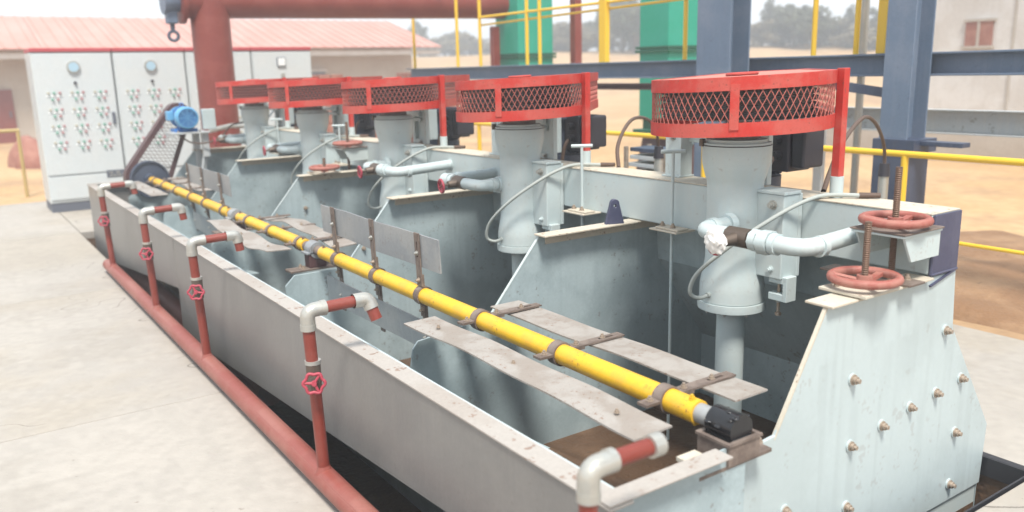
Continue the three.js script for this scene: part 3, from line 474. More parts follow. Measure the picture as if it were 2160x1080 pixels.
// ---------------------------------------------------------------- air inlet pipes with valves
function airPipe(k, type) {
  const t = thing('air_inlet_pipe', `grey air pipe with valve looping into the ${ORD[k]} agitator column from the end wall`, 'pipe', [-SP * k, 0, 0], 'air inlet pipes');
  const near = k === 0, y = 0.95, z0 = type === 'M' ? 0.27 : 0.22, xa = type === 'M' ? 0.535 : -0.45, xb = type === 'M' ? 0.06 : -0.06, s = Math.sign(xa - xb), r = 0.031, xv = xb + (xa - xb) * (type === 'M' ? 0.42 : 0.55);
  const yA = type === 'M' ? y + 0.012 : y;
  mesh('beam_pipe', [pipe([V(xa, yA + 0.008, -0.121), V(xa, y, z0), V(xv + s * 0.1, y, z0)], r, 0.09), torus(r + 0.003, 0.004, V(xa, yA + 0.006, -0.118), PZ, 6, 24)], M.pale, t);
  mesh('column_pipe', [pipe([V(xv - s * 0.045, y, z0), V(xb, y, z0), V(xb, y, 0.085)], r, 0.075), cyl(V(xb, y, 0.09), V(xb, y, 0.118), r + 0.014, r + 0.01, 24)], M.pale, t);
  mesh('elbow_collar', [cyl(V(xa, y, z0 - 0.095), V(xa, y, z0 - 0.07), r + 0.006, r + 0.006, 20)], M.pale, t); mesh('elbow_collar', [cyl(V(xb, y, z0 - 0.09), V(xb, y, z0 - 0.065), r + 0.006, r + 0.006, 20)], M.pale, t);
  mesh('union_nut', [cyl(V(xv + s * 0.06, y, z0), V(xv + s * 0.09, y, z0), r + 0.01, r + 0.01, 8), cyl(V(xv + s * 0.095, y, z0), V(xv + s * 0.14, y, z0), r + 0.015, r + 0.015, 6), cyl(V(xv + s * 0.145, y, z0), V(xv + s * 0.17, y, z0), r + 0.008, r + 0.008, 12)], M.pale, t);
  const vb = mesh('valve_body', [cyl(V(xv - 0.05, y, z0), V(xv + 0.05, y, z0), r + 0.006, r + 0.006, 8), cyl(V(xv, y, z0), V(xv - 0.01, y - 0.006, z0 + 0.075), 0.028, 0.02, 8), cyl(V(xv, y, z0), V(xv - 0.014, y - 0.01, z0 + 0.12), 0.008, 0.008, 10)], M.brass, t);
  const hc = V(xv - 0.015, y - 0.011, z0 + 0.115), ax = V(-0.13, -0.08, 1);
  const wheelParts = [torus(0.036, 0.007, hc, ax, 8, 24)]; const q = new THREE.Quaternion().setFromUnitVectors(PZ, ax.clone().normalize());
  for (let i = 0; i < 4; i++) { const a = i * Math.PI / 2 + 0.4; wheelParts.push(cyl(hc, hc.clone().add(V(0.036 * Math.cos(a), 0.036 * Math.sin(a), 0).applyQuaternion(q)), 0.005, 0.005, 8)); }
  mesh('handwheel', wheelParts, M.pink, vb);
  if (near || k === 1) { // crumpled plastic wrapped over the wheel
    const g = new THREE.IcosahedronGeometry(0.046, 3), p = g.attributes.position;
    for (let i = 0; i < p.count; i++) { const v = V(p.getX(i), p.getY(i), p.getZ(i)), n = 1 + 0.3 * (N16(v.x * 9 + 0.5, v.y * 9 + v.z * 7) - 0.5) + 0.24 * (N8(v.y * 16, v.z * 16 + v.x * 9) - 0.5); p.setXYZ(i, v.x * n, v.y * n * 1.1, v.z * n * 0.62); }
    const gg = fin(g); gg.computeVertexNormals(); gg.applyQuaternion(q); gg.translate(hc.x + 0.004, hc.y + 0.012, hc.z + 0.002);
    if (near) mesh('plastic_wrap', [gg], M.bag, vb);
  }
}
airPipe(0, 'M'); airPipe(1, 'N'); airPipe(2, 'M'); airPipe(3, 'N'); airPipe(4, 'N');

// ---------------------------------------------------------------- stopper rods with T handles in front of the beam
for (const [k, x, y1] of [[0, -0.425, 1.19], [1, -1.065, 1.176], [3, -4.15, 1.155], [4, -5.62, 1.155]]) {
  const t = thing('stopper_rod', `thin T-handled stopper rod hung on the beam, ${ORD[k]} from the bolted end wall`, 'rod', [x, 0, -0.08], 'stopper rods on the beam');
  mesh('rod', [cyl(V(0, -0.3, 0), V(0, y1, 0), 0.0075, 0.0075, 10)], M.pale, t);
  mesh('handle', [cyl(V(-0.03, y1, 0.045), V(0.03, y1, -0.045), 0.009, 0.009, 10)], M.pale, t);
  const pl = mesh('guide_plate', [rbox(0.17, 0.008, 0.12, 0.02, 0.842, 0.02, 0.002), rbox(0.14, 0.008, 0.07, 0.03, 0.851, 0.03, 0.002)], M.cream, t);
  bolt(pl, V(-0.025, 0.855, 0.035), UP, 0.014); bolt(pl, V(0.045, 0.855, 0.04), UP, 0.014);
}

// ---------------------------------------------------------------- gate handwheels on threaded spindles
function handwheel(label, c, top, bottom, bracket) {
  const t = thing('gate_handwheel', label, 'handwheel', c, 'gate handwheels');
  const parts = [torus(0.102, 0.0145, V(0, 0, 0), UP, 10, 40)];
  for (let i = 0; i < 3; i++) { const a = i * 2.094 + 0.5; parts.push(bar(V(0.02 * Math.cos(a), -0.014, 0.02 * Math.sin(a)), V(0.1 * Math.cos(a), 0, 0.1 * Math.sin(a)), 0.024, 0.011)); }
  parts.push(cyl(V(0, -0.03, 0), V(0, 0.008, 0), 0.028, 0.024, 20));
  mesh('wheel', parts, M.wheel, t);
  const pr = []; for (let y = bottom; y < top; y += 0.007) pr.push([0.0092, y], [0.012, y + 0.0035]); pr.push([0.001, top]);
  mesh('spindle', [lathe(pr, 14, 0.2)], M.thread, t);
  if (bracket) {
    const b = mesh('bracket', [rbox(0.19, 0.008, 0.23, -0.01, -0.04, -0.03, 0.002), slabX([[0.07, -0.044], [-0.145, -0.044], [-0.145, -0.13], [0.02, -0.13]], -0.1, -0.092), slabX([[0.07, -0.044], [-0.145, -0.044], [-0.145, -0.13], [0.02, -0.13]], 0.07, 0.078)], M.pale, t);
    mesh('bracket_top', [rbox(0.2, 0.006, 0.235, -0.01, -0.032, -0.03, 0.002)], M.clamp, b);
  } else {
    const b = mesh('base_plate', [rbox(0.17, 0.01, 0.19, -0.01, -0.036, 0.01, 0.002)], M.cream, t);
    bolt(b, V(-0.06, -0.031, 0.06), UP, 0.01); bolt(b, V(0.045, -0.031, -0.06), UP, 0.01);
  }
}
handwheel('faded red gate handwheel lying flat on top of the bolted end wall', [0.725, 0.882, 0.215], 0.185, -0.06, false);
handwheel('faded red gate handwheel on a bracket against the beam beside the bolted end wall', [0.7, 1.045, 0.022], 0.175, -0.2, true);
handwheel('faded red gate handwheel lying flat on a partition between third and fourth columns', [-3.69, 0.882, 0.25], 0.07, -0.06, false);
handwheel('faded red gate handwheel on a beam bracket between third and fourth columns', [-3.8, 1.04, 0.005], 0.16, -0.2, true);
{ const t = thing('gate_cover', 'loose rusty cover strip lying behind the flat handwheel on the end wall', 'cover plate', [0.66, 0.838, 0.03]); mesh('strip', [rbox(0.34, 0.008, 0.09, -0.03, 0.004, 0, 0.002)], M.clamp, t); bolt(t, V(0.09, 0.008, -0.02), UP, 0.014); bolt(t, V(0.06, 0.008, 0.03), UP, 0.012); }

// ---------------------------------------------------------------- wash water manifold and spray risers
{
  solo('water_manifold', [pipe([V(-5.24, 0.06, 1.575), V(3.2, 0.06, 1.575)], 0.046, 0.1, 8, 28), cyl(V(-5.245, 0.06, 1.575), V(-5.25, 0.06, 1.575), 0.046, 0.03, 28)], M.oxideDusty, 'long dusty red water pipe lying on the concrete in front of the launder', 'pipe');
  solo('drain_pipe', [pipe([V(-7.2, -0.2, 1.25), V(-2.4, -0.27, 1.2)], 0.075, 0.1, 8, 24)], M.oxideDusty, 'dull red drain pipe down in the pit under the launder', 'pipe');
  const lab = ['beside the bolted end wall', 'second from the bolted end wall', 'third from the bolted end wall', 'fourth from the bolted end wall', 'closest to the control cabinets'];
  [[0.965, 0.728, 1.57], [-0.585, 0.728, 1.597], [-2.209, 0.728, 1.597], [-3.418, 0.735, 1.597], [-4.98, 0.735, 1.597]].forEach(([x, h, z], i) => {
    const t = thing('spray_riser', `red water riser with silver elbows, ${lab[i]}`, 'riser pipe', [x, 0, 1.578], 'wash water risers');
    const r = i === 0 ? 0.021 : 0.0225, dz = z - 1.578, lean = rr(-0.008, 0.008);
    mesh('riser_pipe', [cyl(V(0, 0.09, 0), V(lean, h - 0.055, dz), r, r, 20)], M.oxide, t);
    mesh('weld_collar', [lathe([[r, 0.118], [r + 0.006, 0.1], [r + 0.014, 0.088], [r, 0.085]], 20)], M.oxideDusty, t);
    const E = V(lean, h, dz);
    mesh('elbow', [pipe([E.clone().add(V(0, -0.06, 0)), E, E.clone().add(V(0.002, 0.002, -0.06))], r + 0.0045, 0.058, 20, 18), cyl(E.clone().add(V(0, -0.072, 0)), E.clone().add(V(0, -0.05, 0)), r + 0.006, r + 0.006, 20), cyl(E.clone().add(V(0, 0.002, -0.05)), E.clone().add(V(0, 0.002, -0.07)), r + 0.006, r + 0.006, 20)], M.galv, t);
    const e2 = E.clone().add(V(0.012, 0.008, i === 0 ? -0.185 : -0.205));
    mesh('spout_pipe', [cyl(E.clone().add(V(0.001, 0.002, -0.055)), e2, r - 0.001, r - 0.001, 20)], M.oxide, t);
    if (i === 0) { mesh('end_ring', [cyl(e2.clone().add(V(0, 0, 0.02)), e2.clone().add(V(0, 0, -0.012)), r + 0.006, r + 0.006, 20)], M.galv, t); } else {
    const down = (i === 1 ? V(0.35, -1, -0.25) : V(0.06, -1, -0.12)).normalize();
    mesh('spout_elbow', [pipe([e2.clone().add(V(0, 0, 0.03)), e2.clone().add(V(0, 0, -0.028)), e2.clone().add(V(0, 0, -0.028)).addScaledVector(down, 0.04)], r + 0.005, 0.03, 20, 16)], M.galv, t);
    mesh('nozzle', [cyl(e2.clone().add(V(0, 0, -0.028)).addScaledVector(down, 0.035), e2.clone().add(V(0, 0, -0.028)).addScaledVector(down, 0.085), r, r, 16, false)], M.oxide, t);
    }
    const yv = 0.47, vc = V(lean * 0.6, yv, dz * 0.6);
    const vb = mesh('valve', [cyl(vc.clone().add(V(0, -0.045, 0)), vc.clone().add(V(0, 0.055, 0)), r + 0.006, r + 0.006, 8), cyl(vc, vc.clone().add(V(0.055, 0, 0.02)), 0.02, 0.013, 8)], M.brass, t);
    mesh('collar', [cyl(vc.clone().add(V(0, 0.056, 0)), vc.clone().add(V(0, 0.07, 0)), r + 0.007, r + 0.007, 12)], M.galv, vb);
    const hc = vc.clone().add(V(0.064, 0.004, 0.025)), ax = V(0.92, 0.08, 0.38).normalize(), q = new THREE.Quaternion().setFromUnitVectors(PZ, ax);
    const ring = []; for (let k = 0; k < 48; k++) { const a = k / 48 * Math.PI * 2, rad = 0.036 + 0.0035 * Math.cos(a * 6); ring.push(hc.clone().add(V(rad * Math.cos(a), rad * Math.sin(a), 0).applyQuaternion(q))); }
    const wp = [fin(new THREE.TubeGeometry(new THREE.CatmullRomCurve3(ring, true), 60, 0.006, 8, true)), cyl(hc.clone().addScaledVector(ax, -0.006), hc.clone().addScaledVector(ax, 0.01), 0.011, 0.009, 12)];
    for (let k = 0; k < 3; k++) { const a = k * 2.094 + i; wp.push(cyl(hc, hc.clone().add(V(0.034 * Math.cos(a), 0.034 * Math.sin(a), 0).applyQuaternion(q)), 0.006, 0.005, 8)); }
    mesh('valve_wheel', wp, M.pink, vb);
  });
}

// ---------------------------------------------------------------- paddle drive at the far end
{
  const PXx = -6.86;
  const g = thing('drive_belt_guard', 'slanting maroon belt guard with wire mesh side at the far end of the shaft', 'belt guard', [PXx, 0, 0]);
  const o = hull2(0.215, [1.19 - 0.57, 0.888 - 0.53], 0.12); // local (up, towards -z) plane
  const turn = (geom) => { // (x, y, z) -> x up, z towards -z, y along x
    const m = new THREE.Matrix4().set(0, 1, 0, 0, 1, 0, 0, 0.57, 0, 0, -1, 0.888, 0, 0, 0, 1); geom.applyMatrix4(m);
    return geom; };
  mesh('guard_band', [turn(bandGeo(o, -0.07, 0.06, 0.006))], M.maroon, g);
  mesh('front_rim', [turn(bandGeo(hull2(0.193, [0.62, 0.358], 0.098), 0.056, 0.062, 0.046))], M.maroon, g);
  const lm = mesh('wire_mesh', latticeTop(hull2(0.2, [0.62, 0.358], 0.105), 0.055, 0.034, 0.0026).map(turn), M.maroon, g); lm.userData.kind = 'stuff';
  const pu = solo('drive_pulley', [turn(lathe([[0.02, 0.075], [0.05, 0.075], [0.06, 0.04], [0.165, 0.03], [0.17, 0.05], [0.185, 0.05], [0.185, -0.03], [0.02, -0.03]], 40, 0.4)).translate(PXx + 0.1, 0, 0)], M.motor, 'dark round drive pulley on the far end of the yellow shaft', 'pulley');
  const m = thing('drive_motor', 'bright blue electric motor with round fan cowl on a steel stand', 'motor', [-6.52, 1.175, 0.545]);
  const fins = []; for (let i = 0; i < 22; i++) { const a = i / 22 * Math.PI * 2; fins.push(box(0.17, 0.004, 0.02, -0.06, 0, 0.092).rotateX(a)); }
  mesh('stator', [cyl(V(-0.16, 0, 0), V(0.04, 0, 0), 0.085, 0.085, 28), ...fins], M.blue, m);
  const cw = mesh('fan_cowl', [lathe([[0.108, 0], [0.108, 0.09], [0.1, 0.105], [0.088, 0.108], [0.086, 0.1], [0.1, 0.085], [0.1, 0]], 36).rotateZ(-Math.PI / 2).translate(0.035, 0, 0)], M.blueLight, m);
  mesh('cowl_back', [cyl(V(0.11, 0, 0), V(0.115, 0, 0), 0.09, 0.09, 32)], M.blue, cw);
  mesh('fan_grille', [torus(0.03, 0.003, V(0.14, 0, 0), PX), torus(0.05, 0.003, V(0.14, 0, 0), PX), torus(0.07, 0.003, V(0.14, 0, 0), PX), ...[0, 1, 2, 3].map(i => cyl(V(0.14, 0.09 * Math.cos(i * 0.785), 0.09 * Math.sin(i * 0.785)), V(0.14, -0.09 * Math.cos(i * 0.785), -0.09 * Math.sin(i * 0.785)), 0.003, 0.003, 6))], M.blueLight, cw);
  mesh('end_shield', [cyl(V(-0.19, 0, 0), V(-0.155, 0, 0), 0.105, 0.105, 28), cyl(V(-0.34, 0, 0), V(-0.19, 0, 0), 0.02, 0.02, 14)], M.blueLight, m);
  mesh('terminal_box', [rbox(0.1, 0.09, 0.06, -0.06, 0.02, 0.125, 0.008)], M.blueLight, m);
  mesh('lifting_eye', [torus(0.018, 0.005, V(-0.06, 0.122, 0), PX)], M.blue, m);
  mesh('foot', [rbox(0.19, 0.03, 0.22, -0.06, -0.125, 0, 0.006), rbox(0.15, 0.06, 0.1, -0.06, -0.09, 0, 0.006)], M.blue, m);
  const s = thing('motor_stand', 'grey steel platform and legs carrying the bright blue motor', 'stand', [-6.52, 0, 0.5]);
  const tp = mesh('platform', [rbox(0.34, 0.016, 0.36, -0.04, 1.026, 0.02, 0.003), rbox(0.32, 0.04, 0.012, -0.04, 0.998, 0.19, 0.002)], M.grey, s);
  for (const [x, z] of [[0.06, 0.13], [0.06, -0.08], [-0.12, 0.13]]) bolt(tp, V(x, 1.034, z), UP, 0.013);
  mesh('leg', [rbox(0.07, 0.24, 0.06, 0.05, 0.9, -0.12, 0.003), rbox(0.06, 0.46, 0.05, -0.2, 0.79, -0.1, 0.003)], M.grey, s);
  mesh('leg', [bar(V(0.04, 0.86, -0.12), V(0.0, 0.45, -0.06), 0.04, 0.03)], M.grey, s);
  mesh('junction_box', [rbox(0.05, 0.2, 0.13, 0.03, 1.15, -0.18, 0.008)], M.pale, s);
  mesh('power_cable', [tube([V(-0.05, 1.0, 0.1), V(0.06, 0.93, 0.02), V(0.12, 0.92, -0.1), V(0.15, 0.97, -0.25), V(0.16, 1.08, -0.36), V(0.1, 1.1, -0.5)], 0.008, 40, 8)], M.cable, s);
}

// ---------------------------------------------------------------- loose cables over the beam and their conduits
solo('motor_cable_loop', [tube([V(0.203, 1.055, -0.29), V(0.085, 1.111, -0.5), V(-0.1, 1.197, -0.85), V(-0.348, 1.277, -1.4), V(-0.573, 1.168, -1.9), V(-0.713, 1.0, -2.2), V(-0.72, 0.85, -2.22)], 0.0105, 70, 8)], M.cable, 'brown cable arching from the beam by the first agitator drive to the yellow railing', 'cable');
solo('motor_cable_loop', [tube([V(-1.021, 1.05, -0.29), V(-1.153, 1.143, -0.4), V(-1.38, 1.258, -0.7), V(-1.57, 1.249, -1.0), V(-1.739, 1.164, -1.25), V(-1.818, 1.06, -1.35), V(-1.82, 0.8, -1.36)], 0.0105, 70, 8)], M.cable, 'brown cable arching from the beam between the first and second agitator drives', 'cable');
function conduit(x, z, h, label) { const t = thing('cable_conduit', label, 'conduit', [x, 0, z]); mesh('tube', [cyl(V(0, 0, 0), V(0, h, 0), 0.03, 0.03, 18)], M.galv, t); mesh('cap', [cyl(V(0, h, 0), V(0, h + 0.08, 0), 0.036, 0.028, 16)], M.box, t); }
conduit(-0.72, -2.22, 0.86, 'short grey conduit tube with black cap standing by the yellow railing');
conduit(-1.82, -1.36, 0.96, 'short grey conduit tube with black cap behind the gap between first and second drives');

// ---------------------------------------------------------------- yellow railing along the back of the pad
{
  const t = thing('pad_railing', 'yellow pipe railing along the back edge of the concrete pad', 'railing');
  mesh('top_rail', [cyl(V(-7.2, 1.0, -2.27), V(3.2, 1.0, -2.27), 0.02, 0.02, 14)], M.railYellow, t);
  mesh('lower_rail', [cyl(V(-7.2, 0.5, -2.27), V(3.2, 0.5, -2.27), 0.012, 0.012, 12)], M.railYellow, t);
  for (const x of [-7.2, -5.5, -3.98, -2.25, -0.62, 0.9, 2.6]) mesh('post', [cyl(V(x, 0, -2.27), V(x, 0.99, -2.27), 0.022, 0.022, 14)], M.railYellow, t);
}

// ---------------------------------------------------------------- steel frame behind the machine
function hcol(name, label, x, z, w, d, h, mat) {
  const t = thing(name, label, 'steel column', [x, -0.06, z]);
  mesh('flange', [rbox(w, h, 0.014, 0, h / 2, d / 2, 0.003)], mat, t); mesh('flange', [rbox(w, h, 0.014, 0, h / 2, -d / 2, 0.003)], mat, t);
  mesh('web', [box(0.012, h, d - 0.015, 0, h / 2, 0)], mat, t); mesh('base_plate', [rbox(w + 0.16, 0.025, d + 0.16, 0, 0.0125, 0, 0.003)], M.frameDark, t);
  return t;
}
hcol('frame_column', 'wide blue-grey steel column rising behind the gap left of the first drive guard', -2.46, -2.68, 0.347, 0.22, 4.6, M.frameBlue);
{
  const t = hcol('frame_column', 'blue-grey steel column with dark knee brackets beside the grey conduit', -0.98, -2.83, 0.2, 0.22, 4.6, M.frameBlue);
  mesh('bracket', [rbox(0.3, 0.09, 0.28, 0.02, 1.06, 0, 0.004), rbox(0.4, 0.03, 0.1, 0.25, 1.08, 0.02, 0.003)], M.frameDark, t);
  mesh('knee_brace', [bar(V(-0.55, 1.46, 0), V(-0.1, 1.4, 0), 0.06, 0.06)], M.frameDark, t);
  mesh('lower_casing', [rbox(0.25, 1.0, 0.26, 0.0, 0.53, 0, 0.005)], M.frameDark, t);
}
function ibeam(x0, x1, y0, y1, z, w) { return [span(x0, x1, y1 - 0.014, y1, z - w / 2, z + w / 2, 0.003), span(x0, x1, y0, y0 + 0.014, z - w / 2, z + w / 2, 0.003), span(x0, x1, y0 + 0.014, y1 - 0.014, z - 0.006, z + 0.006)]; }
{
  const t = thing('frame_beam', 'long blue-grey steel I-beam running behind the red guards', 'steel beam');
  mesh('beam_length', ibeam(-8.42, -2.461, 1.455, 1.612, -3.02, 0.16), M.frameBlue, t);
  mesh('beam_length', ibeam(-2.459, 4, 1.455, 1.612, -3.02, 0.16), M.frameBlue, t);
  const u = thing('maroon_beam', 'thin maroon beam just under the blue-grey frame beam', 'steel beam'); mesh('beam_length', ibeam(-7.6, -3.2, 1.335, 1.4, -3.3, 0.1), M.maroon, u);
  const v = thing('grey_channel', 'pale grey channel beam low behind the steel column with knee brackets', 'steel beam'); mesh('channel', [span(-2.35, 4, 1.02, 1.2, -3.62, -3.61, 0.003), span(-2.35, 4, 1.19, 1.2, -3.61, -3.55, 0.002), span(-2.35, 4, 1.02, 1.03, -3.61, -3.55, 0.002)], M.grey, v);
  mesh('leg', [box(0.08, 1.1, 0.05, -2.2, 0.49, -3.65)], M.grey, v); mesh('leg', [box(0.08, 1.1, 0.05, 1.8, 0.49, -3.65)], M.grey, v);
}
{ // platform railing on the beam
  const t = thing('platform_railing', 'yellow platform railing standing on the blue-grey frame beam', 'railing');
  const z = -3.02;
  for (const x of [-8.3, -7.14, -6.6, -5.62, -5.38, -3.2, -1.86, -1.5]) mesh('post', [cyl(V(x, 1.613, z), V(x, 2.75, z), 0.02, 0.02, 12)], M.railYellow, t);
  mesh('post', [rbox(0.1, 1.2, 0.06, -4.3, 2.213, z, 0.004)], M.railYellow, t); mesh('post', [rbox(0.07, 1.2, 0.06, -1.29, 2.213, z, 0.004)], M.railYellow, t);
  mesh('rail', [cyl(V(-8.3, 2.72, z), V(4, 2.72, z), 0.02, 0.02, 12)], M.railYellow, t);
  mesh('rail', [cyl(V(-6.6, 2.19, z), V(-2.7, 2.19, z), 0.014, 0.014, 12)], M.railYellow, t);
  mesh('rail', [cyl(V(-6.6, 2.1, z - 0.03), V(-2.7, 2.15, z - 0.03), 0.012, 0.012, 12)], M.railYellow, t);
  solo('grey_pole', [cyl(V(-1.56, 0, -3.2), V(-1.56, 4.2, -3.2), 0.028, 0.028, 12)], M.galv, 'thin pale grey pole rising behind the post of the first red guard', 'pole');
}
function duct(x, z, w, d, label, lower) {
  const t = thing('green_duct', label, 'duct', [x, 0, z], 'green ducts');
  mesh('casing', [rbox(w, 3.4, d, 0, 2.66, 0, 0.01)], M.green, t);
  mesh('flange', [rbox(w + 0.07, 0.03, d + 0.07, 0, 1.77, 0, 0.004), rbox(w + 0.07, 0.03, d + 0.07, 0, 1.73, 0, 0.004)], M.darkGreen, t);
  mesh('lower_casing', [rbox(w - 0.06, 0.45, d - 0.06, 0, 1.15 - 0.09, 0, 0.01)], M.darkGreen, t);
  mesh('lower_flange', [rbox(w + 0.1, 0.06, d + 0.1, 0, 0.82, 0, 0.006)], M.darkGreen, t);
  const g = new THREE.CylinderGeometry((w - 0.05) * 0.7, (w + 0.15) * 0.7, 0.75, 4, 1); g.rotateY(Math.PI / 4); g.translate(0, 0.41, 0); mesh('hopper_foot', [fin(g)], M.maroon, t);
}
duct(-4.82, -4.45, 0.46, 0.5, 'green square duct with dark flanges next to the wide blue-grey column');
duct(-7.75, -4.5, 0.56, 0.6, 'green square duct behind the second and third red guards, beside a maroon post');
solo('maroon_post', [rbox(0.12, 3.2, 0.12, -7.2, 1.54, -5.0, 0.006)], M.oxide, 'maroon steel post beside a green square duct', 'post');
{ // stack of steel plates behind the beam
  for (let i = 0; i < 5; i++) solo('steel_plate', [rbox(0.36 - 0.02 * (i % 2), 0.028, 0.2, -2.1 + rr(-0.02, 0.02), 0.76 + i * 0.055, -1.62, 0.003)], i === 4 ? M.frameDark : M.grey, i === 4 ? 'dark top plate of the steel plate rack behind the beam' : 'grey steel plate in a small rack behind the beam', 'steel plate', 'steel plates in the rack');
  const t = thing('plate_rack', 'small rusty rack holding grey steel plates behind the beam', 'rack', [-2.1, 0, -1.62]);
  for (const [x, z] of [[-0.2, 0.115], [0.2, 0.115], [-0.2, -0.115], [0.2, -0.115]]) mesh('leg', [box(0.025, 1.0, 0.025, x, 0.5, z)], M.bolt, t);
  mesh('shelf', [rbox(0.44, 0.02, 0.27, 0, 0.735, 0, 0.003)], M.bolt, t);
}

// ---------------------------------------------------------------- large red pipe behind the far end
{
  const t = thing('process_pipe', 'very thick red-brown pipe rising behind the far end and turning along overhead', 'pipe', [-7.86, 0, -0.17]);
  mesh('upright', [cyl(V(0, -0.02, 0), V(0, 2.4, 0), 0.215, 0.215, 40)], M.oxide, t);
  mesh('crosspipe', [cyl(V(0, 2.4, 0.3), V(0, 2.46, -4.2), 0.19, 0.19, 40)], M.oxide, t);
  mesh('end_flange', [cyl(V(0, 2.4, 0.28), V(0, 2.4, 0.33), 0.25, 0.25, 32)], M.oxide, t);
  const v = mesh('end_valve', [cyl(V(0, 2.4, 0.33), V(0, 2.4, 0.5), 0.12, 0.15, 20), rbox(0.12, 0.3, 0.12, 0, 2.3, 0.42, 0.02)], M.frameBlue, t);
  mesh('valve_lever', [cyl(V(0, 2.16, 0.42), V(0.01, 2.06, 0.42), 0.03, 0.02, 12), torus(0.05, 0.018, V(0.01, 2.02, 0.42), V(1, 0, 0.3))], M.motor, v);
  mesh('pipe_support', [box(0.1, 2.2, 0.1, 0, 1.06, -3.9)], M.oxide, t);
  const b = mesh('water_line', [pipe([V(0.3, 0.97, 0.2), V(0.62, 1.03, 0.05), V(1.0, 1.03, -0.15)], 0.028, 0.06)], M.galv, t);
}

// ---------------------------------------------------------------- control cabinets
{
  const Z = [1.58, 0.7, -0.152, -1.0, -1.84], who = ['beyond the launder end', 'behind the blue motor', 'behind the thick red pipe', 'with a square meter'];
  const lampG = geo(cyl(V(0, 0, 0), V(0.025, 0, 0), 0.016, 0.014, 12)); lampG.userData.uvd = true;
  const lm = { g: plain([0.17, 0.36, 0.28], 0.35), r: plain([0.4, 0.19, 0.2], 0.35), y: plain([0.45, 0.42, 0.34], 0.4) };
  const cards = plain([0.75, 0.77, 0.77], 0.6);
  for (let c = 0; c < 4; c++) {
    const w = Z[c] - Z[c + 1] - 0.012, zc = (Z[c] + Z[c + 1]) / 2, t = thing('control_cabinet', `tall pale grey control cabinet with red top edge, ${who[c]}`, 'cabinet', [-9.1, 0, zc], 'control cabinets in a row');
    mesh('housing', [rbox(0.6, 1.78, w, -0.32, 1.0, 0, 0.008)], M.cabinet, t);
    mesh('plinth', [box(0.58, 0.11, w - 0.01, -0.32, 0.055, 0)], M.plinth, t);
    mesh('top_trim', [rbox(0.64, 0.045, w + 0.004, -0.32, 1.915, 0, 0.006)], M.cabTop, t);
    const d = mesh('door', [rbox(0.02, 1.42, w - 0.025, -0.008, 1.16, 0, 0.006)], M.cabinet, t);
    mesh('lower_panel', [rbox(0.016, 0.28, w - 0.025, -0.01, 0.29, 0, 0.006)], M.cabinet, t);
    mesh('handle', [rbox(0.03, 0.14, 0.035, 0.016, 1.1, -w / 2 + 0.06, 0.008)], M.plinth, d);
    if (c < 2) { mesh('meter', [cyl(V(0, 1.715, 0.0), V(0.03, 1.715, 0.0), 0.075, 0.07, 28)], M.galv, d); mesh('meter_face', [cyl(V(0.03, 1.715, 0), V(0.034, 1.715, 0), 0.055, 0.055, 28)], plain([0.35, 0.5, 0.6], 0.3), d); mesh('switch', [cyl(V(0, 1.53, 0), V(0.03, 1.53, 0), 0.02, 0.016, 12)], M.box, d); }
    if (c === 3) { mesh('meter', [rbox(0.03, 0.12, 0.12, 0.01, 1.74, 0.02, 0.005)], M.plinth, d); mesh('meter_face', [rbox(0.01, 0.1, 0.1, 0.024, 1.74, 0.02, 0.003)], cards, d); mesh('switch', [rbox(0.02, 0.06, 0.05, 0.01, 1.56, 0.01, 0.003), cyl(V(0, 1.56, 0.01), V(0.05, 1.56, 0.01), 0.014, 0.012, 10)], M.galv, d); }
    if (c < 3) for (let r = 0; r < 4; r++) for (let q = 0; q < 3; q++) {
      if (c === 1 && r === 3 && q === 2) continue;
      const y0 = 1.42 - r * 0.195, z0 = 0.24 - q * 0.25;
      const put = (dy, dz, k) => { const o = mesh('indicator_lamp', lampG, lm[k], d); o.position.set(0.001, y0 + dy, z0 + dz); };
      put(0, 0.06, 'y'); put(0, 0, 'g'); put(0, -0.06, 'r'); put(-0.075, 0.025, 'g'); put(-0.075, -0.035, 'r');
      mesh('label_strip', [box(0.003, 0.022, 0.18, 0.0045, y0 - 0.034, z0)], cards, d);
    }
    if (c === 0) { const pl = mesh('name_plate', [box(0.006, 0.09, 0.2, 0.0, 0.42, -w / 2 + 0.12)], M.plinth, t); mesh('plate_mark', [box(0.003, 0.016, 0.05, 0.005, 0.435, -w / 2 + 0.17), box(0.003, 0.016, 0.05, 0.005, 0.435, -w / 2 + 0.09), box(0.003, 0.014, 0.14, 0.005, 0.4, -w / 2 + 0.12)], M.galv, pl); }
  }
}

{ // brown soil banked up along the pad's back edge
  const g = new THREE.PlaneGeometry(9, 3.4, 90, 34); g.rotateX(-Math.PI / 2); const p = g.attributes.position;
  for (let i = 0; i < p.count; i++) { const x = p.getX(i), z = p.getZ(i), e = sstep(0, 0.5, 1.7 - Math.abs(z)) * sstep(0, 0.8, 4.5 - Math.abs(x)); p.setY(i, -0.12 + e * (0.07 + 0.09 * N16(x * 0.09 + 0.3, z * 0.09) + 0.05 * N64(x * 0.06, z * 0.06))); }
  g.translate(2.2, 0, -4.02); structure('soil_bank', [fin(g, 1.5)], M.soil);
}

